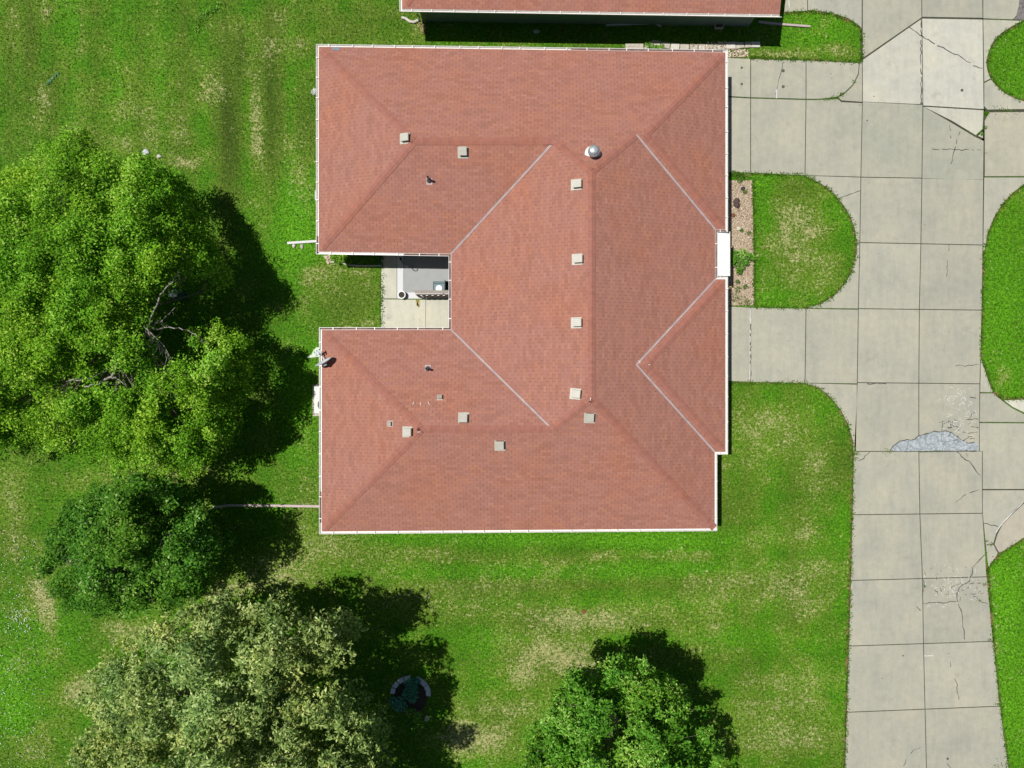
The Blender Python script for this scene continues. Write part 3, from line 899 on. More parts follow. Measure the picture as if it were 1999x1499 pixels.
def gutters(outline, edges, parent, grit=(), spacing=1.0):
    """outline: px polygon of shingle edge"""
    w = [P(x, y, Z0) for x, y in outline]
    w2 = [(p.x, p.y) for p in w]
    prof = [(0.004, -.015), (0.004, -.13), (.095, -.13), (.125, -.004), (.108, -.004), (.085, -.115), (.018, -.115), (.018, -.015)]
    offs = [offset(w2, d) for d, _ in prof]
    n = len(w2)
    for ei in edges:
        j = (ei + 1) % n
        mb = MB()
        A = [Vector((offs[k][ei][0], offs[k][ei][1], Z0 + prof[k][1])) for k in range(8)]
        B = [Vector((offs[k][j][0], offs[k][j][1], Z0 + prof[k][1])) for k in range(8)]
        vs = A + B
        fs = [[k, (k + 1) % 8, 8 + (k + 1) % 8, 8 + k] for k in range(8)] + [list(range(8))[::-1], list(range(8, 16))]
        mb.faces(vs, fs, M['gutter'])
        if ei in grit:
            g = offset(w2, .02), offset(w2, .100)
            s0, s1 = grit[ei]
            q = [Vector((*(g[a][ei] + (g[a][j] - g[a][ei]) * s), Z0 - .045)) for a, s in ((0, s0), (0, s1), (1, s1), (1, s0))]
            mb.poly(q, M['grit'])
        go = mb.build("gutter", parent)
        a, b = offset(w2, .0)[ei], offset(w2, .0)[j]
        L_ = (b - a).length; d = (b - a).normalized()
        sg = 1 if area2(w2) > 0 else -1
        nn = Vector((d.y, -d.x)) * sg
        ns = max(1, round(L_ / spacing))
        for k in range(ns):
            if L_ < 0.9 and ns == 1: s = 0.5 * L_
            else: s = L_ * (k + 0.5) / ns + rnd.uniform(-.12, .12)
            c = a + d * s + nn * 0.066
            mb = MB(); mb.box((c.x, c.y, Z0 + .002), 0.04, 0.135, 0.008, M['gutter'], X=(d.x, d.y, 0), Y=(nn.x, nn.y, 0))
            mb.build("gutter_strap", go)
    # fascia + soffit
    return w2

def walls(outline, parent, inset=0.62, m='siding2'):
    w2 = [(P(x, y, Z0).x, P(x, y, Z0).y) for x, y in outline]
    mb = MB(); a = offset(w2, -.002); b = offset(w2, -.03)
    n = len(a)
    for i in range(n):
        j = (i + 1) % n
        vs = [(*a[i], Z0 - .20), (*a[j], Z0 - .20), (*a[j], Z0 - .012), (*a[i], Z0 - .012), (*b[i], Z0 - .20), (*b[j], Z0 - .20), (*b[j], Z0 - .012), (*b[i], Z0 - .012)]
        mb.faces(vs, [(0, 1, 2, 3), (5, 4, 7, 6), (3, 2, 6, 7), (1, 0, 4, 5)], M['fascia'])
    mb.build("fascia", parent)
    mb = MB(); mb.prism(offset(w2, -.032), Z0 - .19, Z0 - .165, M['soffit']); mb.build("soffit", parent)
    mb = MB()
    wl = offset(w2, -inset)
    mb.prism(wl, -0.05, Z0 - .192, M[m])
    mb.build("wall", parent)
    return wl

OUT = [(622,91),(1416,102),(1416,448),(1396,448),(1396,545),(1416,545),(1416,882),(1395,882),(1395,1031.5),(628,1037.5),(628,644),(881,644),(881,495),(622,491)]
V = dict(nw=(622,91,Z0), ne=(1416,102,Z0), e1=(1416,448,Z0), m1=(1396,448,Z0), m2=(1396,545,Z0), e2=(1416,545,Z0), e3=(1416,882,Z0),
         m3=(1395,882,Z0), se=(1395,1031.5,Z0), sw=(628,1037.5,Z0), w3=(628,644,Z0), c2=(881,644,Z0), c1=(881,495,Z0), w2=(622,491,Z0),
         R1=(809,275,rz(200)), R2=(1083,275,rz(200)), PN=(1155,335,rz(258)), PS=(1155,778,rz(258)), S1=(823,838,rz(197)), S2=(1078,838,rz(197)),
         Q1=(1262,262,rz(177)), Q1b=(1242,263,rz(177)), Q2=(1262,712,rz(170)), Q2b=(1242,712,rz(170)))
FC = [("nw","ne","Q1","Q1b","PN","R2","R1"),("ne","e1","Q1"),("e1","m1","Q1b","Q1"),("m1","m2","Q2b","m3","se","PS","PN","Q1b"),
      ("m2","e2","Q2","Q2b"),("e2","e3","Q2"),("e3","m3","Q2b","Q2"),("se","sw","S1","S2","PS"),("sw","w3","S1"),("w3","c2","S2","S1"),
      ("c2","c1","R2","PN","PS","S2"),("c1","w2","R1","R2"),("w2","nw","R1")]
house = empty("house", P(1000, 560, 0), "large red shingled house with a courtyard notch on its left side", "house")
roof = Roof(V, FC)
ro = roof.build("roof", house)
for a, b in [("nw","R1"),("w2","R1"),("R1","R2"),("R2","PN"),("PN","PS"),("PN","Q1b"),("ne","Q1"),("e1","Q1"),("PS","S2"),("S1","S2"),
             ("sw","S1"),("w3","S1"),("PS","se"),("e2","Q2"),("e3","Q2")]:
    capstrip(roof, a, b, ro)
for a, b in [("c1","R2"),("c2","S2"),("m1","Q1b"),("m2","Q2b"),("m3","Q2b")]:
    valley(roof, a, b, ro)
gutters(OUT, range(len(OUT)), house, grit={0:(0.62,0.99),3:(.0,1.0),11:(.0,1),12:(0.0,0.35),13:(0.0,0.08),10:(0,1),2:(0,1),9:(0.05,.2)}, spacing=1.02)
walls(OUT, house)

# neighbour
VN = dict(sw=(785,17,Z0), se=(1522,28,Z0), ne=(1528,-440,Z0), nw=(779,-445,Z0), rw=(975,-235,rz(228)), re=(1548,-233,rz(228)))
VN['re'] = (1548,-233,rz(228))
FN = [("sw","se","re","rw"),("nw","sw","rw"),("ne","nw","rw","re")]
ONB = [(785,17),(1522,28),(1528,-440),(779,-445)]
nb = empty("house", P(1150, -200, 0), "red shingled house with sage siding, cut by the top edge of the photo", "house")
roofn = Roof(VN, FN); rno = roofn.build("roof", nb)
for a, b in [("sw","rw"),("nw","rw"),("rw","re")]: capstrip(roofn, a, b, rno)
gutters(ONB, [0, 2, 3], nb, spacing=1.02)
walls(ONB, nb, 0.66, 'siding')
# gable end of the neighbour
g = MB(); a, b, c = roofn.v['se'], roofn.v['ne'], roofn.v['re']
g.poly([a + Vector((-.02,0,-.01)), b + Vector((-.02,0,-.01)), c + Vector((-.02,0,-.03))], M['siding']); g.build("gable_wall", nb)

# ------------------------------------------------------------------ things on the roof
def frame(n, ax=None):
    """downslope D, across A, normal n"""
    D = Vector((n.x, n.y, 0)); D = (D - n * D.dot(n)).normalized()
    A = n.cross(D).normalized()
    return D, A, n
def box_vent(px, py, axis=None, s=1.0, louvers=False, rf=roof):
    loc, n = rf.hit(px, py)
    D, A, n = frame(n)
    mb = MB(); mb.box(loc + n * .011 + D * .07 * s, .50 * s, .50 * s, .014, M['vent'], D, A, n)
    fl = mb.build("roof_vent", ro)
    # hood is the same fitting: added to the mesh of its own
    mb = MB()
    mb.box(loc + n * .085 - D * .02, .33 * s, .33 * s, .15, M['vent_dark'], D, A, n)
    mb.build("vent_throat", fl) if False else None
    mb.box(loc + n * .19 - D * .02, .40 * s, .37 * s, .07, M['vent'], D, A, n, top=.94)
    mb.box(loc + n * .228 - D * .10, .17 * s, .33 * s, .010, M['vent'], D, A, n)
    me = fl.data
    h = mb.build("roof_vent_hood", None, bevel=.012)
    # join hood into the vent part
    bm = bmesh.new(); bm.from_mesh(me)
    o2 = len(me.materials); 
    hm = h.data
    for m_ in hm.materials:
        if m_.name not in [x.name for x in me.materials]: me.materials.append(m_)
    idx = {i: [x.name for x in me.materials].index(m_.name) for i, m_ in enumerate(hm.materials)}
    vs = [bm.verts.new(v.co) for v in hm.vertices]
    for p in hm.polygons:
        f = bm.faces.new([vs[i] for i in p.vertices]); f.material_index = idx[p.material_index]
    bm.to_mesh(me); bm.free()
    bpy.data.objects.remove(h, do_unlink=True)
    bv = fl.modifiers.new("bevel", 'BEVEL'); bv.width = .008; bv.segments = 2; bv.limit_method = 'ANGLE'
    return fl
for (x, y) in [(793,270),(904,295),(1128,360),(1130,506),(1128,630),(1126,769),(1151,813),(905,818),(798,843),(976,867)]:
    box_vent(x, y)
for (x, y) in [(859,776),(762,827)]:
    loc, n = roof.hit(x, y); D, A, n = frame(n)
    mb = MB()
    mb.box(loc + n * .01, .27, .27, .012, M['vent'], D, A, n)
    mb.box(loc + n * .06, .15, .15, .1, M['vent_dark'], D, A, n)
    mb.box(loc + n * .125, .21, .21, .05, M['tan_vent'], D, A, n, top=.92)
    mb.build("exhaust_vent", ro)
for (x, y) in [(838,352),(835,720)]:
    loc, n = roof.hit(x, y); D, A, n = frame(n)
    mb = MB(); mb.box(loc + n * .011 + D * .05, .30, .28, .012, M['flash'], D, A, n)
    mb.lathe(loc, [(.13, 0.01), (.10, .08), (.06, .16), (.055, .2)], M['lead'], 16)
    mb.lathe(loc, [(.052, .15), (.052, .62), (.04, .62), (.04, .4)], M['lead'], 16)
    mb.build("plumbing_vent", ro, smooth=False)
# turbine
loc, n = roof.hit(1157, 300)
mb = MB()
mb.lathe(loc, [(.36, .0), (.36, .03), (.20, .05), (.18, .22)], M['gutter'], 28)
tv = mb.build("turbine_vent", ro)
mb = MB()
c = loc + Vector((0, 0, .22))
mb.lathe(c, [(.20, 0), (.23, .02), (.215, .05), (.16, .06)], M['black'], 28)
for k in range(22):
    t = 2 * math.pi * k / 22
    pr = []
    for j in range(7):
        a = -0.9 + j * (2.05 / 6)
        r = .285 * math.cos(a) * 1.0; z = .19 + .20 * math.sin(a)
        tw = t + j * .09
        pr.append(((r, z, tw)))
    for j in range(6):
        q = []
        for (r, z, tw), dt in ((pr[j], -.10), (pr[j], .11), (pr[j + 1], .11), (pr[j + 1], -.10)):
            rr_ = r * (1.0 if dt > 0 else .9)
            q.append(c + Vector((rr_ * math.cos(tw + dt), rr_ * math.sin(tw + dt), z)))
        mb.poly(q, M['galv'])
mb.lathe(c, [(.20, .345), (.18, .385), (.12, .41), (.03, .42)], M['galv'], 22)
mb.build("turbine_head", tv)
# grey tag and sealant dabs
loc, n = roof.hit(656, 95); D, A, n = frame(n)
mb = MB(); mb.box(loc + n * .01, .20, .34, .012, M['ownpatch'], D, A, n); mb.build("grey_patch", ro)
for i, (x, y, a) in enumerate([(807,787,1.3),(821,788,1.5),(837,787,2.0),(818,843,0.1),(1248,706,2.2),(1266,712,0.1),(1153,779,1.5)]):
    loc, n = roof.hit(x, y)
    mb = MB(); mb.box(loc + n * .02, .14, .03, .01, M['chalk'], (math.cos(a), math.sin(a), 0), (-math.sin(a), math.cos(a), 0), (0, 0, 1))
    mb.build("sealant_dab", ro)

# satellite dish
dc = P(631, 705, 3.15)
sd = empty("satellite_dish", P(624, 706, 2.2), "pale grey satellite dish on the left edge of the south wing roof", "satellite dish")
hn = Vector((-.46, .88, 0)).normalized()
nrm = (hn * math.cos(math.radians(16)) + Vector((0, 0, 1)) * math.sin(math.radians(16))).normalized()
ax = Vector((0, 0, 1)).cross(nrm).normalized(); ay = nrm.cross(ax)
mb = MB()
rings = 8; seg = 32; vs = [dc - nrm * .09]
for j in range(1, rings + 1):
    r = j / rings
    for q in range(seg):
        t = 2 * math.pi * q / seg
        vs.append(dc + ax * (.43 * r * math.cos(t)) + ay * (.36 * r * math.sin(t)) + nrm * (.09 * (r * r - 1)))
fs = [[0, 1 + q, 1 + (q + 1) % seg] for q in range(seg)]
for j in range(rings - 1):
    for q in range(seg):
        a = 1 + j * seg + q; b = 1 + j * seg + (q + 1) % seg
        fs.append([a, a + seg, b + seg, b])
mb.faces(vs, fs, M['dish'])
d_ = mb.build("reflector", sd, smooth=True)
so_ = d_.modifiers.new("solid", 'SOLIDIFY'); so_.thickness = .02
mb = MB()
bot = dc - ay * .36
lnb = P(620, 687, 3.05)
mb.tube([bot - nrm * .02, bot + nrm * .12 - Vector((0, 0, .06)), lnb - Vector((0, 0, .05))], .026, M['dish'])
mb.build("feed_arm", sd)
mb = MB()
side = ax
mb.box(lnb, .34, .07, .06, M['dish'], side, nrm, nrm.cross(side))
for k in (-1, 0, 1):
    p = lnb + side * (.13 * k)
    mb.tube([p, p - nrm * .13], [.035, .045], M['dish'], 10)
    mb.tube([p - nrm * .13, p - nrm * .15], .04, M['black'], 10)
    mb.tube([p, p + nrm * .09], .02, M['black'], 8)
mb.build("receiver_head", sd)
mb = MB()
mb.box(dc - nrm * .15, .16, .14, .2, M['galv'], ax, nrm, ay)
foot = P(632, 713, 2.62)
mb.tube([dc - nrm * .18, dc - nrm * .22 - Vector((0, 0, .25)), foot], .025, M['black'], 8)
mb.box(foot, .14, .14, .015, M['black'])
mb.build("mount", sd)

# entrance canopy
cn = empty("canopy", P(1411, 496, 0), "flat white canopy over the front entrance, in the notch between the two right roof projections", "canopy")
mb = MB(); mb.prism([P(x, y, 2.42) for x, y in [(1399.5,454),(1424,455.5),(1424,538.5),(1399.5,538.5)]], 2.34, 2.42, M['white'])
mb.build("canopy_panel", cn, bevel=.012)
for (x, y) in [(1421,459),(1421,534)]:
    mb = MB(); q = P(x, y, 2.4); mb.box((q.x, q.y, 1.16), .08, .08, 2.36, M['white']); mb.build("post", cn)
mb = MB(); a = P(1424.6, 452, 2.42); b = P(1424.6, 539, 2.42)
mb.box(((a.x + b.x) / 2, (a.y + b.y) / 2, 2.385), .025, a.y - b.y, .11, M['gutter']); mb.build("canopy_trim", cn)

# ------------------------------------------------------------------ ground things
def thing(mb, name, label, cat, group=None, **kw):
    return tag(mb.build(name, **kw), label, cat, group)

def boxed(pts, w, h, z, m, name, label, cat, **kw):
    """downspout extension along px points"""
    mb = MB()
    for a, b in zip(pts[:-1], pts[1:]):
        A, B = P(*a), P(*b); d = (B - A); L_ = d.length; d.normalize()
        c = (A + B) / 2; c.z = z + h / 2
        mb.box(c, L_ + .01, w, h, m, d, Vector((-d.y, d.x, 0)))
        mb.box(Vector((c.x, c.y, z + h + .002)), L_, w * .3, .008, m, d, Vector((-d.y, d.x, 0)))
    return thing(mb, name, label, cat, **kw)
boxed([(562,475),(650,469)], .12, .08, .02, M['greypipe'], "downspout_extension", "short pale grey downspout extension lying left of the north wing", "downspout extension")
boxed([(417,990),(447,986),(540,986.5),(640,988)], .12, .08, .02, M['pinkpipe'], "downspout_extension", "long pinkish downspout extension running into the tree shadow left of the south wing", "downspout extension")
boxed([(1480,44),(1526,49),(1580,53)], .10, .08, .03, M['pinkpipe'], "downspout_extension", "faded pink downspout extension on the grass island right of the neighbouring house", "downspout extension")
boxed([(1183,50),(1280,46),(1290,53)], .09, .06, .02, M['greypipe'], "spare_downspout", "grey downspout length lying in the shade below the neighbouring house wall", "downspout")
mb = MB(); pp = [P(x, y, .08) for x, y in [(784,34),(792,36),(800,42),(808,43),(817,39)]]
pts = []
for a, b in zip(pp[:-1], pp[1:]):
    for k in range(5): pts.append(a + (b - a) * (k / 5))
pts.append(pp[-1])
mb.tube(pts, [.075 if i % 2 else .064 for i in range(len(pts))], M['stone_pale'], 10)
mb.tube([P(817,39,.08), P(818,33,.5), P(815,28,1.6)], .045, M['stone_pale'], 8)
thing(mb, "drain_hose", "curved off white corrugated drain hose at the corner of the neighbouring house", "hose")
mb = MB(); q = P(1403, 52, .15); mb.box(q, .42, .2, .22, M['pinkpipe'], top=1.08); mb.box(q + Vector((0, 0, .07)), .36, .15, .1, M['soil'])
thing(mb, "planter", "small rectangular planter in the shade under the neighbouring eaves", "planter", bevel=.01)
mb = MB()
q = P(1047, 62, .02); mb.lathe(q, [(.16, 0), (.17, .05), (.10, .06)], M['acgrey'], 16, Y=(0, .6, 0))
thing(mb, "lid", "bluish oval lid lying in the shade strip between the two houses", "lid")
mb = MB()
a = [P(x, y, .02) for x, y in [(609,692),(603,694),(600,696),(602,699),(612,698),(646,694),(646,676),(618,678),(612,684)]]
mb.prism(a, 0.01, .09, M['palegreen']); 
thing(mb, "splash_block", "pale green splash block on the grass below the satellite dish", "splash block", bevel=.015)

# condensers
ac = empty("air_conditioner", P(634, 781, 0), "off white rectangular air conditioner half under the left eave of the south wing", "air conditioner")
mb = MB(); mb.prism([P(x, y, .8) for x, y in [(613,754),(650,754),(650,807),(613,807)]], .08, .8, M['acwhite']); mb.build("casing", ac, bevel=.02)
mb = MB(); c = P(633, 790, .8); mb.lathe(c, [(.34, .0), (.34, .012), (.27, .012)], M['black'], 28)
for r in (.10, .17, .24, .31): mb.tube([c + Vector((r * math.cos(t * .35), r * math.sin(t * .35), .03)) for t in range(19)], .008, M['acgrey'], 5)
mb.build("fan_grille", ac)
mb = MB(); mb.prism([P(x, y, 0) for x, y in [(611,751),(652,751),(652,812),(611,812)]], 0, .08, M['stone']); mb.build("base_pad", ac)
ac2 = empty("air_conditioner", P(634, 382, 0), "grey eight sided air conditioner peeping out under the left eave of the north wing", "air conditioner")
mb = MB(); c = P(634, 381, .7); oc = [(c.x + .56 * math.cos(math.pi / 8 + k * math.pi / 4), c.y + .56 * math.sin(math.pi / 8 + k * math.pi / 4)) for k in range(8)]
mb.prism(oc, .06, .7, M['acgrey']); mb.build("casing", ac2, bevel=.03)
mb = MB(); mb.lathe(c, [(.44, .0), (.44, .012), (.3, .015)], M['black'], 28); mb.build("fan_grille", ac2)

# courtyard things
mb = MB()
sc = empty("privacy_screen", P(850, 585, 0), "brown slatted privacy screen with grey top rail at the edge of the porch", "screen")
mb.prism([P(x, y, 1.35) for x, y in [(808,566.5),(895,566.5),(895,572.5),(810,572.5)]], 1.31, 1.35, M['greywood']); mb.build("top_rail", sc)
for z in (1.05, .35):
    mb = MB(); a = P(812, 573, 1.3); b = P(900, 573, 1.3)
    mb.box(((a.x + b.x) / 2, a.y - .02, z), b.x - a.x, .04, .08, M['brown']); mb.build("cross_rail", sc)
x0 = P(811, 572.5, 1.3)
for k in range(9):
    mb = MB(); mb.box((x0.x + .09 + k * .285, x0.y - .055, .68), .16, .022, 1.22, M['brown']); mb.build("slat", sc)
pt_ = P(786, 577, 0)
po = empty("flower_pot", pt_, "dark green flower pot with a white rim at the corner of the porch", "flower pot")
mb = MB(); mb.lathe(pt_ + Vector((0, 0, .04)), [(.13, 0), (.17, .28), (.165, .3), (.155, .3)], M['pot'], 24); mb.build("pot", po)
mb = MB(); mb.lathe(pt_ + Vector((0, 0, .33)), [(.165, 0), (.20, .0), (.20, .04), (.165, .04)], M['white'], 24)
mb.build("rim", po)
mb = MB(); mb.lathe(pt_ + Vector((0, 0, .345)), [(.155, 0), (.155, .035)], M['soil'], 20); mb.build("soil", po)
tb = empty("side_table", P(858, 562, 0), "small glass topped table with a dark frame on the grey porch carpet", "table")
T = .5
c0, c1 = P(846, 550, T), P(868, 568, T)
mb = MB(); mb.box(((c0.x + c1.x) / 2, (c0.y + c1.y) / 2, T), c1.x - c0.x - .03, c0.y - c1.y - .03, .012, M['glass']); mb.build("table_top", tb)
mb = MB()
for a, b in (((c0.x, c0.y), (c1.x, c0.y)), ((c1.x, c0.y), (c1.x, c1.y)), ((c1.x, c1.y), (c0.x, c1.y)), ((c0.x, c1.y), (c0.x, c0.y)), ((c0.x, c0.y - .08), (c1.x, c0.y - .08))):
    mb.tube([(*a, T), (*b, T)], .016, M['teal'], 6)
mb.build("frame", tb)
for x in (c0.x, c1.x):
    for y in (c0.y, c1.y):
        mb = MB(); mb.tube([(x, y, .06), (x, y, T)], .014, M['teal'], 6); mb.build("leg", tb)
mb = MB(); mb.lathe(P(857, 563, .53), [(.10, 0), (.165, .01), (.165, .035), (.05, .035)], M['white'], 28)
thing(mb, "plate", "white round tray on the small glass table", "tray")
ch = empty("chair", P(877, 560, 0), "black metal chair mostly hidden under the courtyard eave beside the glass table", "chair")
cc = P(879, 559, 0)
mb = MB(); mb.box(cc + Vector((0, 0, .45)), .42, .42, .03, M['black']); mb.build("seat", ch)
mb = MB(); mb.box(cc + Vector((-.20, 0, .66)), .025, .42, .40, M['black']); mb.build("backrest", ch)
for a in (-1, 1):
    for b in (-1, 1):
        mb = MB(); mb.tube([cc + Vector((.19 * a, .19 * b, .06)), cc + Vector((.18 * a, .18 * b, .44))], .014, M['black'], 6); mb.build("leg", ch)
mb = MB()
mb.tube([P(783,507,.07), P(785,511,.4), P(789,515,.75), P(793,520,.8), P(797,522,.8), P(801,521,.78), P(803,518,.7)], .022, M['black'], 8)
mb.tube([P(783,507,.07), P(781,503,.07)], .06, M['black'], 8)
thing(mb, "plant_hook", "curved black metal hook poking out of the eave shadow onto the porch", "hook")
# brown fallen leaves, fallen twig
mb = MB()
for k in range(9):
    c = P(1139 + rnd.uniform(-4, 5), 1194 + rnd.uniform(-3, 4), .04 + rnd.uniform(0, .03)); a = rnd.uniform(0, 6.3); u = Vector((math.cos(a), math.sin(a), .3)); w = Vector((-math.sin(a), math.cos(a), .1))
    mb.poly([c - u * .09, c + w * .035, c + u * .09, c - w * .035], M['redbrown'])
thing(mb, "dead_leaves", "little pile of rust red leaves on the dry lawn below the house", "leaves")

def stones(name, items, label_fn, group, cat, m, h=.1):
    for i, (pts) in enumerate(items):
        mb = MB(); mb.prism([P(x, y, h) for x, y in pts], 0.0, h + rnd.uniform(-.015, .015), m[i % len(m)])
        o = mb.build(name, bevel=.02)
        tag(o, label_fn(i), cat, group)
A_ = [[(1268,84),(1275,77),(1290,80),(1289,91),(1272,92)],[(1291,81),(1309,83),(1307,95),(1290,91)],[(1310,83),(1327,85),(1326,97),(1309,96)],[(1328,85),(1346,86),(1345,97),(1328,97)],
      [(1347,86),(1363,86),(1362,97),(1347,97)],[(1364,86),(1381,85),(1382,97),(1364,97)],[(1382,85),(1400,84),(1400,97),(1383,97)],[(1400,84),(1417,82),(1418,96),(1401,96)],
      [(1417,82),(1436,81),(1436,95),(1418,95)],[(1437,81),(1452,82),(1454,92),(1437,95)],[(1454,82),(1466,81),(1467,92),(1455,93)],[(1467,81),(1484,81),(1484,92),(1467,92)]]
ords = ["first","second","third","fourth","fifth","sixth","seventh","eighth","ninth","tenth","eleventh","last"]
stones("limestone_block", A_, lambda i: f"{ords[i]} limestone block from the left in the row above the house roof", "limestone blocks in a row between the houses", "stone block", [M['stone'], M['stone'], M['stone_pale']])
mb = MB()
for k in range(4):
    a = P(1221, 85.5 + k * 2.6, .1); b = P(1256, 87.5 + k * 2.6, .1)
    mb.box(((a.x + b.x) / 2, (a.y + b.y) / 2, .08 + .01 * (k % 2)), b.x - a.x, .066, .05, M['stone'])
thing(mb, "ribbed_slab", "ribbed grey slab at the left end of the limestone block row", "slab")
mb = MB(); mb.rock(P(1262, 92, .05), .10, M['stone_pale'], 3); thing(mb, "white_stone", "white stone tucked beside the weeds at the left end of the block row", "stone")
# ring of blocks round the shaded bed
ring = []
for k, t in enumerate([-168,-145,-122,-100,-62,-42,-22,-3]):
    t0, t1 = math.radians(t - 9.5), math.radians(t + 9.5)
    cx, cy = 801, 1356
    ring.append([(cx + 31 * math.cos(t0), cy + 27 * math.sin(t0)), (cx + 40 * math.cos(t0), cy + 36 * math.sin(t0)), (cx + 40 * math.cos(t1), cy + 36 * math.sin(t1)), (cx + 31 * math.cos(t1), cy + 27 * math.sin(t1))])
o8 = ["first","second","third","fourth","fifth","sixth","seventh","eighth"]
stones("edging_block", ring, lambda i: f"{o8[i]} edging block, going clockwise from the left, round the shaded flower bed", "edging blocks round the shaded flower bed", "stone block", [M['bluestone']], .14)
mb = MB(); mb.prism([P(801 + 33 * math.cos(t * .4), 1362 + 34 * math.sin(t * .4), 0) for t in range(15)], 0, .03, M['mulch']); tag(mb.build("flower_bed"), kind="structure")
for (x, y, r, sd_, lab, mm) in [(1437,396,.21,1,"dark brown boulder in the gravel bed beside the house", 'lava'), (1441,402,.12,4,"smaller dark brown rock touching the boulder in the gravel bed", 'lava'),
      (1450,368,.10,2,"black stone near the top of the gravel bed", 'black'), (1442,446,.09,5,"white stone in the middle of the gravel bed",'stone_pale'),
      (1432,420,.10,6,"orange stone against the house in the gravel bed",'redbrown'), (574,480,.11,7,"pale stone beside the short grey downspout extension, left one",'stone_pale'),
      (589,481,.10,8,"tan stone beside the short grey downspout extension, right one",'stone'), (285,297,.16,9,"bluish grey stone at the top edge of the large left tree",'bluestone'),
      (311,305,.12,10,"white stone at the top edge of the large left tree",'stone_pale'), (834,1402,.14,11,"tan rock at the lower right end of the shaded flower bed",'stone')]:
    mb = MB(); mb.rock(P(x, y, .05), r, M[mm], sd_); thing(mb, "rock", lab, "rock")
mb = MB(); mb.prism([P(x, y, .25) for x, y in [(1424,555),(1429,555),(1429,561),(1424,561)]], 0.02, .25, M['straw'])
thing(mb, "splash_stone", "small tan block against the house below the canopy", "stone block", bevel=.01)
ub = empty("utility_box", P(342, 574, 0), "small pale blue and teal box glimpsed through the large left tree", "box")
mb = MB(); mb.box(P(340, 573, .35), .40, .36, .5, M['white']); mb.build("lid", ub, bevel=.02)
mb = MB(); mb.box(P(350, 577, .25), .5, .45, .4, M['teal']); mb.build("body", ub, bevel=.02)
# edging of the small planting strip below the north wing
mb = MB()
ed = [(646,512),(655,512),(668,514),(682,518),(700,519),(725,519.5),(746,519)]
for a, b in zip(ed[:-1], ed[1:]):
    A, B = P(*a), P(*b); d = B - A; L_ = d.length; d.normalize()
    mb.box((A + B) / 2 + Vector((0, 0, .05)), L_, .06, .1, M['stone_pale'], d, Vector((-d.y, d.x, 0)))
thing(mb, "bed_edging", "pale curved edging strip along the planting below the north wing", "edging")
mb = MB()
for k in range(9):
    a = P(700 + k * 5.5, 500, 0); mb.tube([a, a + Vector((0, 0, .7))], .012, M['black'], 5)
a = P(700, 500, 0); b = P(745, 500, 0)
for z in (.1, .4, .7): mb.tube([a + Vector((0, 0, z)), b + Vector((0, 0, z))], .012, M['black'], 5)
thing(mb, "trellis", "low black metal trellis in the eave shadow left of the patio", "trellis")

# ------------------------------------------------------------------ foliage
def leaves(centers, radii, per, leaf, aspect, flat=0.65, upbias=0.7, rosette=0, varscale=1.0, tint=None, seed=1):
    """returns co (n*4,3), faces, var. rhombus leaves spread in clumps"""
    r = np.random.default_rng(seed)
    nc = len(centers)
    n = nc * per
    ci = np.repeat(np.arange(nc), per)
    d = r.normal(size=(n, 3)); d /= np.linalg.norm(d, axis=1)[:, None]
    d[:, 2] = np.where(d[:, 2] < -0.25, -d[:, 2] * .6, d[:, 2])
    rad = r.uniform(0.25, 1, n) ** 0.5
    if rosette:
        # leaves radiate from shared tip positions
        nt_ = n // rosette
        ti = np.repeat(np.arange(nt_), rosette)
        ti = np.concatenate([ti, np.full(n - len(ti), nt_ - 1)])
        d = d[ti * rosette % n]; rad = rad[ti * rosette % n]; ci = ci[ti * rosette % n]
    pos = centers[ci] + d * (radii[ci] * rad)[:, None] * np.array([1, 1, flat])
    nor = d * 0.55 + np.array([0, 0, upbias]) + r.normal(size=(n, 3)) * 0.45
    nor /= np.linalg.norm(nor, axis=1)[:, None]
    ax_ = r.normal(size=(n, 3)); ax_[:, 2] *= .4
    ax_ -= nor * np.sum(ax_ * nor, 1)[:, None]; ax_ /= np.linalg.norm(ax_, axis=1)[:, None]
    bi = np.cross(nor, ax_)
    ln = leaf * r.uniform(.65, 1.35, n)
    wd_ = ln * aspect
    base = pos if rosette else pos - ax_ * (ln / 2)[:, None]
    mid = base + ax_ * (ln * .5)[:, None]
    tip = base + ax_ * ln[:, None] - nor * (ln * .18)[:, None]
    l = mid + bi * (wd_ / 2)[:, None] + nor * (wd_ * .15)[:, None]
    rr = mid - bi * (wd_ / 2)[:, None] + nor * (wd_ * .15)[:, None]
    co = np.stack([base, rr, tip, l], 1).reshape(-1, 3)
    fc = np.arange(n * 4).reshape(-1, 4)
    cl = r.uniform(-.18, .18, nc) if tint is None else tint
    var = np.clip(r.beta(2.2, 2.6, n) * varscale + cl[ci], 0, 1)
    return co, fc, var

def foliage_obj(name, parts, material, parent=None):
    co = np.concatenate([p[0] for p in parts])
    off = 0; fcs = []
    for p in parts:
        fcs.append(p[1] + off); off += len(p[0])
    fc = np.concatenate(fcs); var = np.concatenate([p[2] for p in parts])
    me = mesh_np(name, co, fc)
    a = me.attributes.new("leafvar", 'FLOAT', 'FACE'); a.data.foreach_set("value", var.astype(np.float32))
    me.materials.append(material)
    return link(name, me, parent)

def lowfreq(x, y, seed, sc=1.0):
    r = np.random.default_rng(seed); s = np.zeros_like(x, float)
    for k in range(7):
        f = r.uniform(.012, .05) * sc; a = r.uniform(0, 6.3); ph = r.uniform(0, 6.3)
        s += np.sin((x * np.cos(a) + y * np.sin(a)) * f * 2 + ph)
    return s / 7 ** .5 / .9

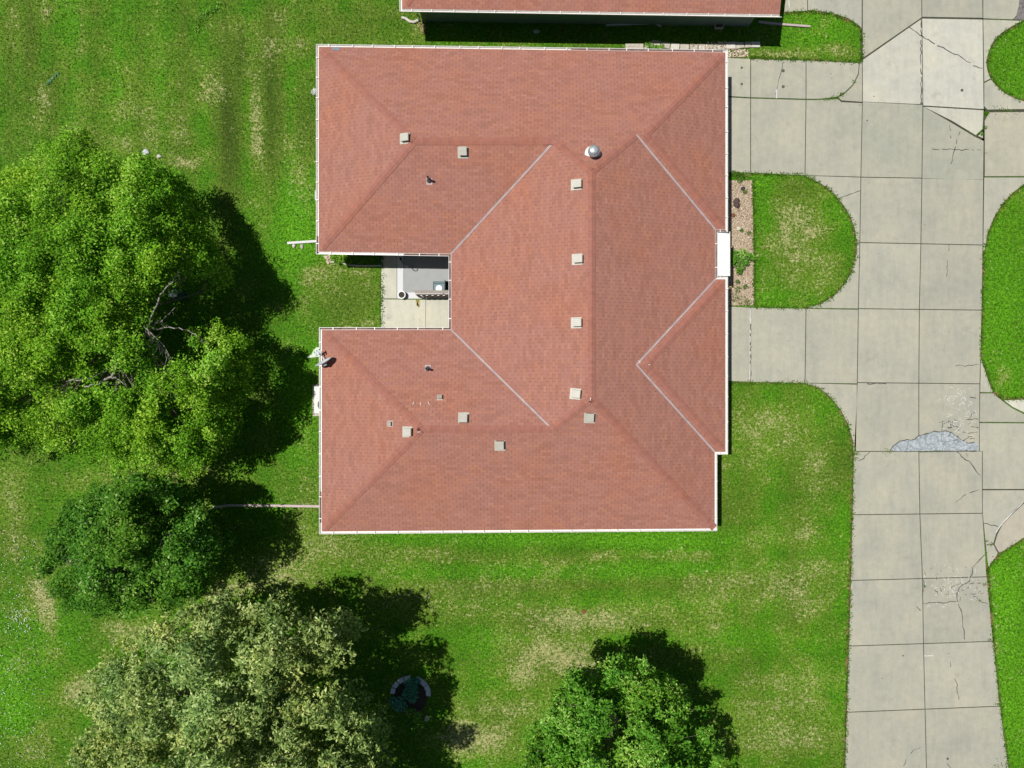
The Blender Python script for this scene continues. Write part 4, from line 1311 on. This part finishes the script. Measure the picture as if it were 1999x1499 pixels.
def tree(poly, zedge, ztop, D, nclump, per, rc, leaf, aspect, material, label, seed, trunk_r=.2, rosette=0, gaps=(), gapthr=-1.1, relief=.55, base=None, cat="tree", barkm='bark', under=.6, drop=1.6):
    r = np.random.default_rng(seed)
    xs = [p[0] for p in poly]; ys = [p[1] for p in poly]
    pts = np.zeros((0, 2))
    while len(pts) < nclump:
        c = np.stack([r.uniform(min(xs), max(xs), nclump), r.uniform(min(ys), max(ys), nclump)], 1)
        ragged = 9 * lowfreq(c[:, 0] * 2.2, c[:, 1] * 2.2, seed + 5, 2.0)
        dd = edgedist(c, poly)
        ok = inpoly(c, poly) & (dd > rc * 17 + ragged) 
        lf = lowfreq(c[:, 0], c[:, 1], seed + 9, 1.6)
        ok &= lf > gapthr
        for (gx, gy, gr, gs) in gaps:
            ok &= ~(((c[:, 0] - gx) / gr) ** 2 + ((c[:, 1] - gy) / gs) ** 2 < r.uniform(.4, 1.4, len(c)))
        pts = np.concatenate([pts, c[ok]])
    pts = pts[:nclump]
    d = edgedist(pts, poly)
    z = zedge + (ztop - zedge) * (1 - np.exp(-d / D)) + relief * lowfreq(pts[:, 0], pts[:, 1], seed + 2, 1.5) + r.normal(size=nclump) * .25
    z = np.maximum(z, 1.2)
    k = (H - z) / F
    cen = np.stack([(pts[:, 0] - CX) * k, (CY - pts[:, 1]) * k, z], 1)
    rad = rc * r.uniform(.65, 1.35, nclump)
    parts = [leaves(cen, rad, per, leaf, aspect, rosette=rosette, seed=seed, tint=.13 * lowfreq(pts[:, 0], pts[:, 1], seed + 31, 1.2) + r.normal(size=nclump) * .07)]
    if under:
        sel = d > 18
        c2 = cen[sel].copy(); c2[:, 2] -= drop; c2[:, 2] = np.maximum(c2[:, 2], 1.5)
        st_ = 2
        parts.append(leaves(c2[::st_], rad[sel][::st_] * 1.1, max(16, int(per * under)), leaf * 1.25, aspect, seed=seed + 1))
    bz = base or (sum(xs) / len(xs), sum(ys) / len(ys))
    b = P(bz[0], bz[1], (zedge + ztop) / 2 * .8); b.z = 0
    root = empty("tree", b, label, cat)
    foliage_obj("crown", parts, material, root)
    mb = MB()
    ft = Vector((b.x + r.uniform(-.2, .2), b.y + r.uniform(-.2, .2), zedge * .8))
    mb.tube([b - Vector((0, 0, .1)), b + Vector((0, 0, .25)), b + (ft - b) * .5 + Vector((.04, .03, 0)), ft], [trunk_r * 1.5, trunk_r * 1.1, trunk_r * .95, trunk_r * .85], M[barkm], 12)
    idx = r.choice(nclump, min(46, nclump), replace=False)
    for i in idx:
        e = Vector(cen[i]) - Vector((0, 0, .15)); st = b + (ft - b) * r.uniform(.6, 1.0)
        m1 = st.lerp(e, .35) + Vector((r.uniform(-.3, .3), r.uniform(-.3, .3), .3)); m2 = st.lerp(e, .7) + Vector((r.uniform(-.3, .3), r.uniform(-.3, .3), .15))
        t0 = trunk_r * r.uniform(.28, .5)
        mb.tube([st, m1, m2, e], [t0, t0 * .65, t0 * .38, t0 * .12], M[barkm], 6)
        for q in range(3):
            e2 = e + Vector((r.uniform(-.7, .7), r.uniform(-.7, .7), r.uniform(-.1, .3)))
            mb.tube([m2, m2.lerp(e2, .5) + Vector((0, 0, .1)), e2], [t0 * .25, t0 * .15, t0 * .05], M[barkm], 5)
    mb.build("trunk", root)
    return root, cen

T1 = [(-160,520),(-120,400),(-50,330),(30,322),(70,300),(105,265),(150,248),(172,270),(200,290),(235,302),(290,306),(330,325),(368,362),(385,420),(418,470),(445,510),
      (446,555),(412,588),(385,604),(388,622),(430,625),(482,648),(494,700),(486,765),(462,828),(428,885),(385,925),(300,932),(235,925),(170,900),(90,875),(20,870),(-60,900),(-150,860),(-200,700)]
t1, c1_ = tree(T1, 2.9, 8.2, 85, 2500, 60, .42, .108, .58, M['leaf_lime'], "very large lime green tree along the left edge with a few bare grey limbs showing", 21, .34,
     gaps=((372,600,112,62),(322,676,66,54),(120,744,80,26),(235,744,54,30),(205,700,30,24),(300,450,26,34),(335,800,34,48),(60,790,30,24),(390,690,20,30)), gapthr=-1.15, relief=.5, base=(190,620))
# bare limbs of the big tree
mb = MB()
def limb(pts, r0, r1, m='deadwood'):
    w = [P(p[0], p[1], p[2] + 1.9) for p in pts]; n = len(w)
    mb.tube(w, [r0 + (r1 - r0) * i / (n - 1) for i in range(n)], M[m], 7)
def knotty(pts, r0, r1, tw=5, seed=0):
    rr = random.Random(seed); fine = []
    for a, b in zip(pts[:-1], pts[1:]):
        for k in range(4):
            t = k / 4; fine.append(tuple(a[i] + (b[i] - a[i]) * t + (rr.uniform(-2.6, 2.6) if i < 2 else rr.uniform(-.12, .12)) * (k > 0) for i in range(3)))
    fine.append(pts[-1]); limb(fine, r0, r1)
    for k in range(tw):
        p = rr.choice(fine); a = rr.uniform(0, 6.3); l = rr.uniform(10, 26)
        m = (p[0] + l * .5 * math.cos(a), p[1] + l * .5 * math.sin(a), p[2]); e = (p[0] + l * math.cos(a + .3), p[1] + l * math.sin(a + .3), p[2] - .2)
        limb([p, m, e], r1 * .8, .005)
knotty([(245,672,4.4),(232,700,4.9),(218,735,5.1),(195,748,5.0),(165,754,4.7)], .065, .03, 6, 1)
knotty([(218,735,5.1),(232,741,5.0),(246,752,4.8)], .035, .012, 2, 2)
knotty([(262,690,3.6),(285,650,4.4),(298,612,4.6),(312,575,4.6),(330,556,4.7),(348,530,4.6)], .05, .014, 7, 3)
knotty([(285,645,4.2),(330,638,4.2),(365,644,3.8),(402,668,3.6)], .032, .01, 7, 4)
knotty([(292,640,4.2),(320,622,4.2),(342,600,4.1)], .024, .008, 4, 5)
knotty([(130,745,4.4),(180,738,4.6),(212,720,4.6)], .03, .012, 4, 6)
mb.build("bare_limb", t1)
mb = MB()
st = (285, 640)
for k in range(34):
    t = rnd.uniform(0, 1); bx, by = 285 + 45 * t, 642 + 52 * t
    limb([(bx, by, 4.6), (bx + rnd.uniform(-14, 14), by + rnd.uniform(4, 24), 4.5 + rnd.uniform(-.3, .3))], .012, .004)
limb([(280,636,4.8),(300,655,4.7),(320,675,4.6),(334,700,4.5)], .035, .01)
mb.build("dead_branch", t1)

T2 = [(205,945),(250,928),(300,930),(345,945),(392,965),(385,1000),(432,1040),(438,1075),(412,1108),(402,1150),(375,1180),(300,1198),(200,1202),(130,1180),(88,1145),(70,1100),(92,1045),(120,1000),(160,965)]
tree(T2, 2.6, 7.0, 60, 430, 84, .42, .132, .55, M['leaf_deep'], "dark green round tree at the left end of the long pinkish downspout extension", 33, .2,
     gaps=((130,1105,26,22),(330,1010,30,16),(245,1110,16,20)), gapthr=-.55, relief=1.1)
T3 = [(105,1520),(150,1450),(165,1380),(180,1310),(225,1250),(285,1215),(340,1200),(400,1170),(455,1185),(500,1190),(530,1160),(560,1180),(585,1205),(630,1185),(655,1210),(695,1195),(708,1240),(672,1320),
      (690,1350),(728,1385),(762,1420),(768,1499),(770,1640),(690,1780),(480,1860),(260,1840),(110,1740),(60,1620)]
tree(T3, 4.2, 9.6, 90, 1300, 92, .48, .155, .40, M['leaf_olive'], "pale olive green tree with tufted leaves, cut by the bottom edge at the lower left", 45, .33, rosette=6,
     gaps=((400,1350,44,24),(330,1290,18,30),(520,1420,24,20),(455,1290,10,12),(560,1260,30,16),(610,1330,26,30),(290,1380,24,20)), gapthr=-.65, relief=1.2, base=(430,1450))
T4 = [(1008,1520),(1018,1455),(1050,1415),(1085,1370),(1100,1330),(1150,1310),(1195,1302),(1213,1272),(1238,1274),(1258,1303),(1312,1322),(1342,1350),(1376,1380),(1390,1430),(1408,1460),(1418,1500),(1420,1600),(1350,1700),(1220,1740),(1100,1700),(1020,1610)]
tree(T4, 4.2, 8.2, 75, 600, 96, .42, .14, .44, M['leaf_bright'], "fresh green tree cut by the bottom edge, right of the centre of the lawn", 57, .24, rosette=5,
     gaps=((1300,1370,28,20),(1340,1420,20,20),(1215,1420,12,10),(1110,1440,24,12)), gapthr=-.6, relief=1.0, base=(1220,1480))

def plant(name, label, items, material, leaf=.09, aspect=.5, per=60, cat="plant", seed=1, rosette=0, stemtop=.25):
    cen = np.array([list(P(x, y, z)) for x, y, z, r_ in items]); rad = np.array([r_ for *_, r_ in items])
    co, fc, var = leaves(cen, rad, per, leaf, aspect, seed=seed, rosette=rosette)
    root = empty(name, P(items[0][0], items[0][1], 0), label, cat)
    foliage_obj("leaves", [(co, fc, var)], material, root)
    mb = MB()
    for x, y, z, r_ in items[:8]:
        if math.hypot(x - items[0][0], y - items[0][1]) > 22: continue
        a = P(items[0][0], items[0][1], 0); b_ = P(x, y, z)
        mb.tube([a, a.lerp(b_, .5) + Vector((0, 0, .03)), b_], [.012, .01, .005], M['bark'], 5)
    mb.build("stem", root)
plant("shrub", "leafy green shrub spreading over the gravel bed below the canopy", [(1440,500,.4,.3),(1450,495,.45,.28),(1462,500,.35,.25),(1470,502,.3,.2),(1436,512,.4,.28),(1446,520,.35,.25),(1432,495,.4,.22),(1455,512,.3,.22),(1443,528,.25,.18),(1430,508,.35,.2)], M['leaf_bright'], .10, .5, 90, "shrub", 3)
plant("weed_clump", "bright weeds at the top left corner of the gravel bed", [(1438,342,.12,.22),(1448,345,.12,.22),(1458,343,.1,.2),(1444,352,.1,.18),(1432,338,.1,.14)], M['blade'], .10, .2, 90, "weeds", 4)
plant("weed_clump", "scattered weeds at the lower end of the gravel bed", [(1435,580,.1,.3),(1448,586,.1,.3),(1440,565,.08,.2),(1460,590,.08,.2),(1455,560,.06,.16),(1440,550,.06,.14),(1462,455,.06,.13),(1448,450,.06,.12),(1455,374,.06,.14)], M['blade'], .09, .25, 60, "weeds", 5)
plant("weed_clump", "green weeds growing over the left end of the limestone block row", [(1265,86,.15,.18),(1272,90,.18,.16),(1280,93,.15,.16),(1288,92,.15,.14),(1262,80,.12,.14),(1294,90,.1,.1)], M['leaf_bright'], .08, .45, 60, "weeds", 6)
plant("ivy_patch", "green leafy plants just below the gutter of the north wing, left of the shadow", [(655,502,.25,.28),(665,503,.25,.26),(674,507,.2,.25),(660,509,.2,.2),(682,510,.2,.2),(650,500,.25,.18)], M['leaf_bright'], .11, .4, 70, "plant", 7)
plant("hosta", "blue green spreading plant inside the ring of edging blocks", [(800,1335,.25,.3),(806,1345,.28,.32),(795,1355,.25,.3),(780,1368,.22,.3),(768,1370,.2,.26),(785,1378,.2,.28),(805,1362,.25,.3),(775,1380,.18,.22),(812,1330,.2,.22)], M['leaf_hosta'], .14, .5, 90, "plant", 8)
plant("fern", "darker green plant at the lower side of the shaded flower bed", [(805,1392,.2,.3),(815,1396,.2,.26),(798,1390,.18,.22),(812,1404,.15,.22)], M['leaf_bright'], .16, .18, 70, "plant", 9)
plant("fallen_twig", "leafy green twig lying on the lawn near the upper left corner", [(93,163,.04,.05),(98,158,.04,.06),(103,152,.04,.06),(108,147,.04,.06),(113,143,.04,.05)], M['leaf_hosta'], .1, .4, 26, "twig", 10)
plant("weed_patch", "pale green broad leaved weeds near the top edge of the lawn", [(395,30,.05,.3),(405,24,.05,.3),(388,45,.05,.25),(430,12,.05,.3),(385,56,.05,.2),(415,18,.05,.25)], M['leaf_bright'], .12, .3, 50, "weeds", 12)
plant("yellow_plant", "yellowish low plant at the left corner of the neighbouring house", [(822,50,.1,.2),(828,54,.1,.2),(826,61,.1,.16)], M['straw'], .10, .35, 60, "plant", 13)
plant("flowering_weed", "white flowering weed against the upper left wall of the house", [(612,180,.2,.14),(614,176,.2,.12)], M['petal'], .07, .6, 50, "plant", 14)

# ------------------------------------------------------------------ grass tufts (stuff)
def blades(name, pts, size, label, material, leafv=None, spread=.35, seed=3, kind="stuff", cat="grass"):
    r = np.random.default_rng(seed); n = len(pts)
    x = (pts[:, 0] - CX) * H / F; y = (CY - pts[:, 1]) * H / F
    base = np.stack([x, y, np.full(n, .0)], 1)
    a = r.uniform(0, 6.3, n); ln = size * r.uniform(.5, 1.4, n); w = ln * r.uniform(.16, .32, n)
    lean = r.uniform(.5, 1.1, n)
    dr = np.stack([np.cos(a) * np.sin(lean), np.sin(a) * np.sin(lean), np.cos(lean)], 1)
    sd_ = np.stack([-np.sin(a), np.cos(a), np.zeros(n)], 1)
    co = np.stack([base - sd_ * w[:, None], base + sd_ * w[:, None], base + dr * ln[:, None]], 1).reshape(-1, 3)
    fc = np.arange(n * 3).reshape(-1, 3)
    me = mesh_np(name, co, fc)
    v = leafv if leafv is not None else r.beta(2, 2.2, n) * .8
    at_ = me.attributes.new("leafvar", 'FLOAT', 'FACE'); at_.data.foreach_set("value", v.astype(np.float32))
    me.materials.append(material)
    o = link(name, me)
    return tag(o, label, cat, kind=kind)
n = 260000
pts = np.stack([rng.uniform(-30, 2030, n), rng.uniform(-30, 1530, n)], 1)
conc = np.zeros(n, bool)
for poly in [p for p, _ in drive + pt] + SEAMS:
    conc |= inpoly(pts, poly)
conc |= inpoly(pts, [(775,470),(905,470),(905,583),(775,583)]) | inpoly(pts, bed) | inpoly(pts, [(1737,880),(1760,860),(1838,843),(1911,862),(1911,881)])
hw = [(P(x, y, Z0).x * F / H + CX, CY - P(x, y, Z0).y * F / H) for x, y in OUT]
conc |= inpoly(pts, hw)
conc |= inpoly(pts, [(1215,78),(1485,78),(1485,112),(1215,100)])
pts = pts[~conc]
dv = blobs(pts[:, 0], pts[:, 1], DRY)
v = np.clip(rng.beta(2, 2.4, len(pts)) * .78 + np.where(rng.uniform(0, 1.3, len(pts)) < dv * .5 + .01, .42, 0), 0, 1)
blades("grass", pts, .085, "short mown grass and dry straw tufts across the whole lawn", M['blade'], v)
# ragged edges along concrete
ep = []
edges_ = [[(1571,341),(1602,357),(1625,375),(1645,399),(1660,424),(1669,450),(1672,475),(1670,500),(1662,530),(1650,552),(1630,575),(1600,595),(1571,602)],[(1427,338),(1571,341)],[(1472,600),(1571,602)],
 [(1425,747),(1571,747),(1598,756),(1620,774),(1640,799),(1655,829),(1664,860),(1665,881),(1663,1003),(1660,1131),(1656,1257),(1652,1386),(1648,1499)],
 [(1470,352),(1471,430),(1472,520),(1473,596)],[(1530,26),(1576,23),(1595,23),(1625,28),(1653,37),(1673,49),(1682,60),(1683,115),(1677,122),(1573,117),(1465,114)],
 [(1996,42),(1975,53),(1955,66),(1940,81),(1930,101),(1926,122),(1929,140),(1945,168),(1960,181),(1980,192),(1999,198)],
 [(1999,361),(1975,379),(1955,401),(1940,426),(1928,456),(1919,490),(1918,560),(1916,640),(1914,700),(1921,715),(1929,740),(1939,766),(1960,779),(1999,779)],
 [(1999,1050),(1975,1066),(1955,1078),(1928,1108),(1938,1248),(1951,1374),(1967,1499)],[(746,495),(746,640)],[(1465,112),(1573,117)]]
for e in edges_:
    for (x0, y0), (x1, y1) in zip(e[:-1], e[1:]):
        L_ = math.hypot(x1 - x0, y1 - y0); k = int(L_ * 4.5)
        t = rng.uniform(0, 1, k); jit = rng.normal(size=(k, 2)) * 1.7
        ep.append(np.stack([x0 + (x1 - x0) * t, y0 + (y1 - y0) * t], 1) + jit)
ep = np.concatenate(ep)
M['edgesoil'] = basic("reddish brown edge soil", (0.23, 0.13, 0.065), 0.95, var=0.35, scale=5)
mb = MB()
for q, e in enumerate(edges_[:1] + edges_[3:4] + edges_[5:9]):
    strip(mb, e, 6.5, .008, M['edgesoil'], .8, q, True)
tag(mb.build("edge_soil"), kind="structure")
wv = .5 + .5 * np.sin(ep[:, 0] * .23 + 3 * np.sin(ep[:, 1] * .11)) * np.sin(ep[:, 1] * .31)
ep = ep[rng.uniform(0, 1, len(ep)) < .12 + .88 * wv]
blades("edge_grass", ep, .125, "ragged longer grass fringing the concrete edges", M['blade'], np.clip(rng.beta(2, 2.6, len(ep)), 0, .85) * .9)
# weeds in joints
wp = []
for (x, y, s, k) in [(1628,191,10,90),(1643,184,6,120),(1613,195,6,50),(1665,160,5,40),(1925,222,6,140),(1922,250,4,90),(1915,262,5,80),(1960,215,22,90),(1671,885,5,120),(1670,895,4,60),(1735,881,14,90),(1665,1003,4,40),
                     (1935,1062,5,70),(1925,1055,3,40),(1931,1248,4,40),(1912,1172,4,40),(1944,1373,4,40),(1638,388,5,40),(1950,1497,30,160),(1803,1143,2,30),(1920,1140,5,60),(1680,205,2,10),(748,560,2,20),(752,540,2,12)]:
    q = rng.normal(size=(k, 2)) * np.array([s * .5, s * .22]); wp.append(q + np.array([x, y]))
wp = np.concatenate(wp)
blades("joint_weeds", wp, .10, "small weeds sprouting from joints and cracks in the driveway", M['blade'], rng.uniform(.1, .8, len(wp)), cat="weeds")
# clover flowers, bottom left
k = 420
fp = np.stack([np.abs(rng.normal(size=k)) * 75, rng.uniform(1050, 1499, k)], 1)
cl_ = np.stack([40 + rng.normal(size=110) * 16, 1210 + rng.normal(size=110) * 14], 1)
fp = np.concatenate([fp, cl_])
nfp = len(fp)
bx_ = (fp[:, 0] - CX) * H / F; by_ = (CY - fp[:, 1]) * H / F
s_ = rng.uniform(.012, .028, nfp)
co = np.stack([np.stack([bx_ - s_, by_, np.full(nfp, .06)], 1), np.stack([bx_, by_ - s_, np.full(nfp, .06)], 1), np.stack([bx_ + s_, by_, np.full(nfp, .065)], 1), np.stack([bx_, by_ + s_, np.full(nfp, .07)], 1)], 1).reshape(-1, 3)
me = mesh_np("clover_flowers", co, np.arange(nfp * 4).reshape(-1, 4)); me.materials.append(M['petal'])
tag(link("clover_flowers", me), "tiny white clover flowers in the lawn at the lower left", "flowers", kind="stuff")
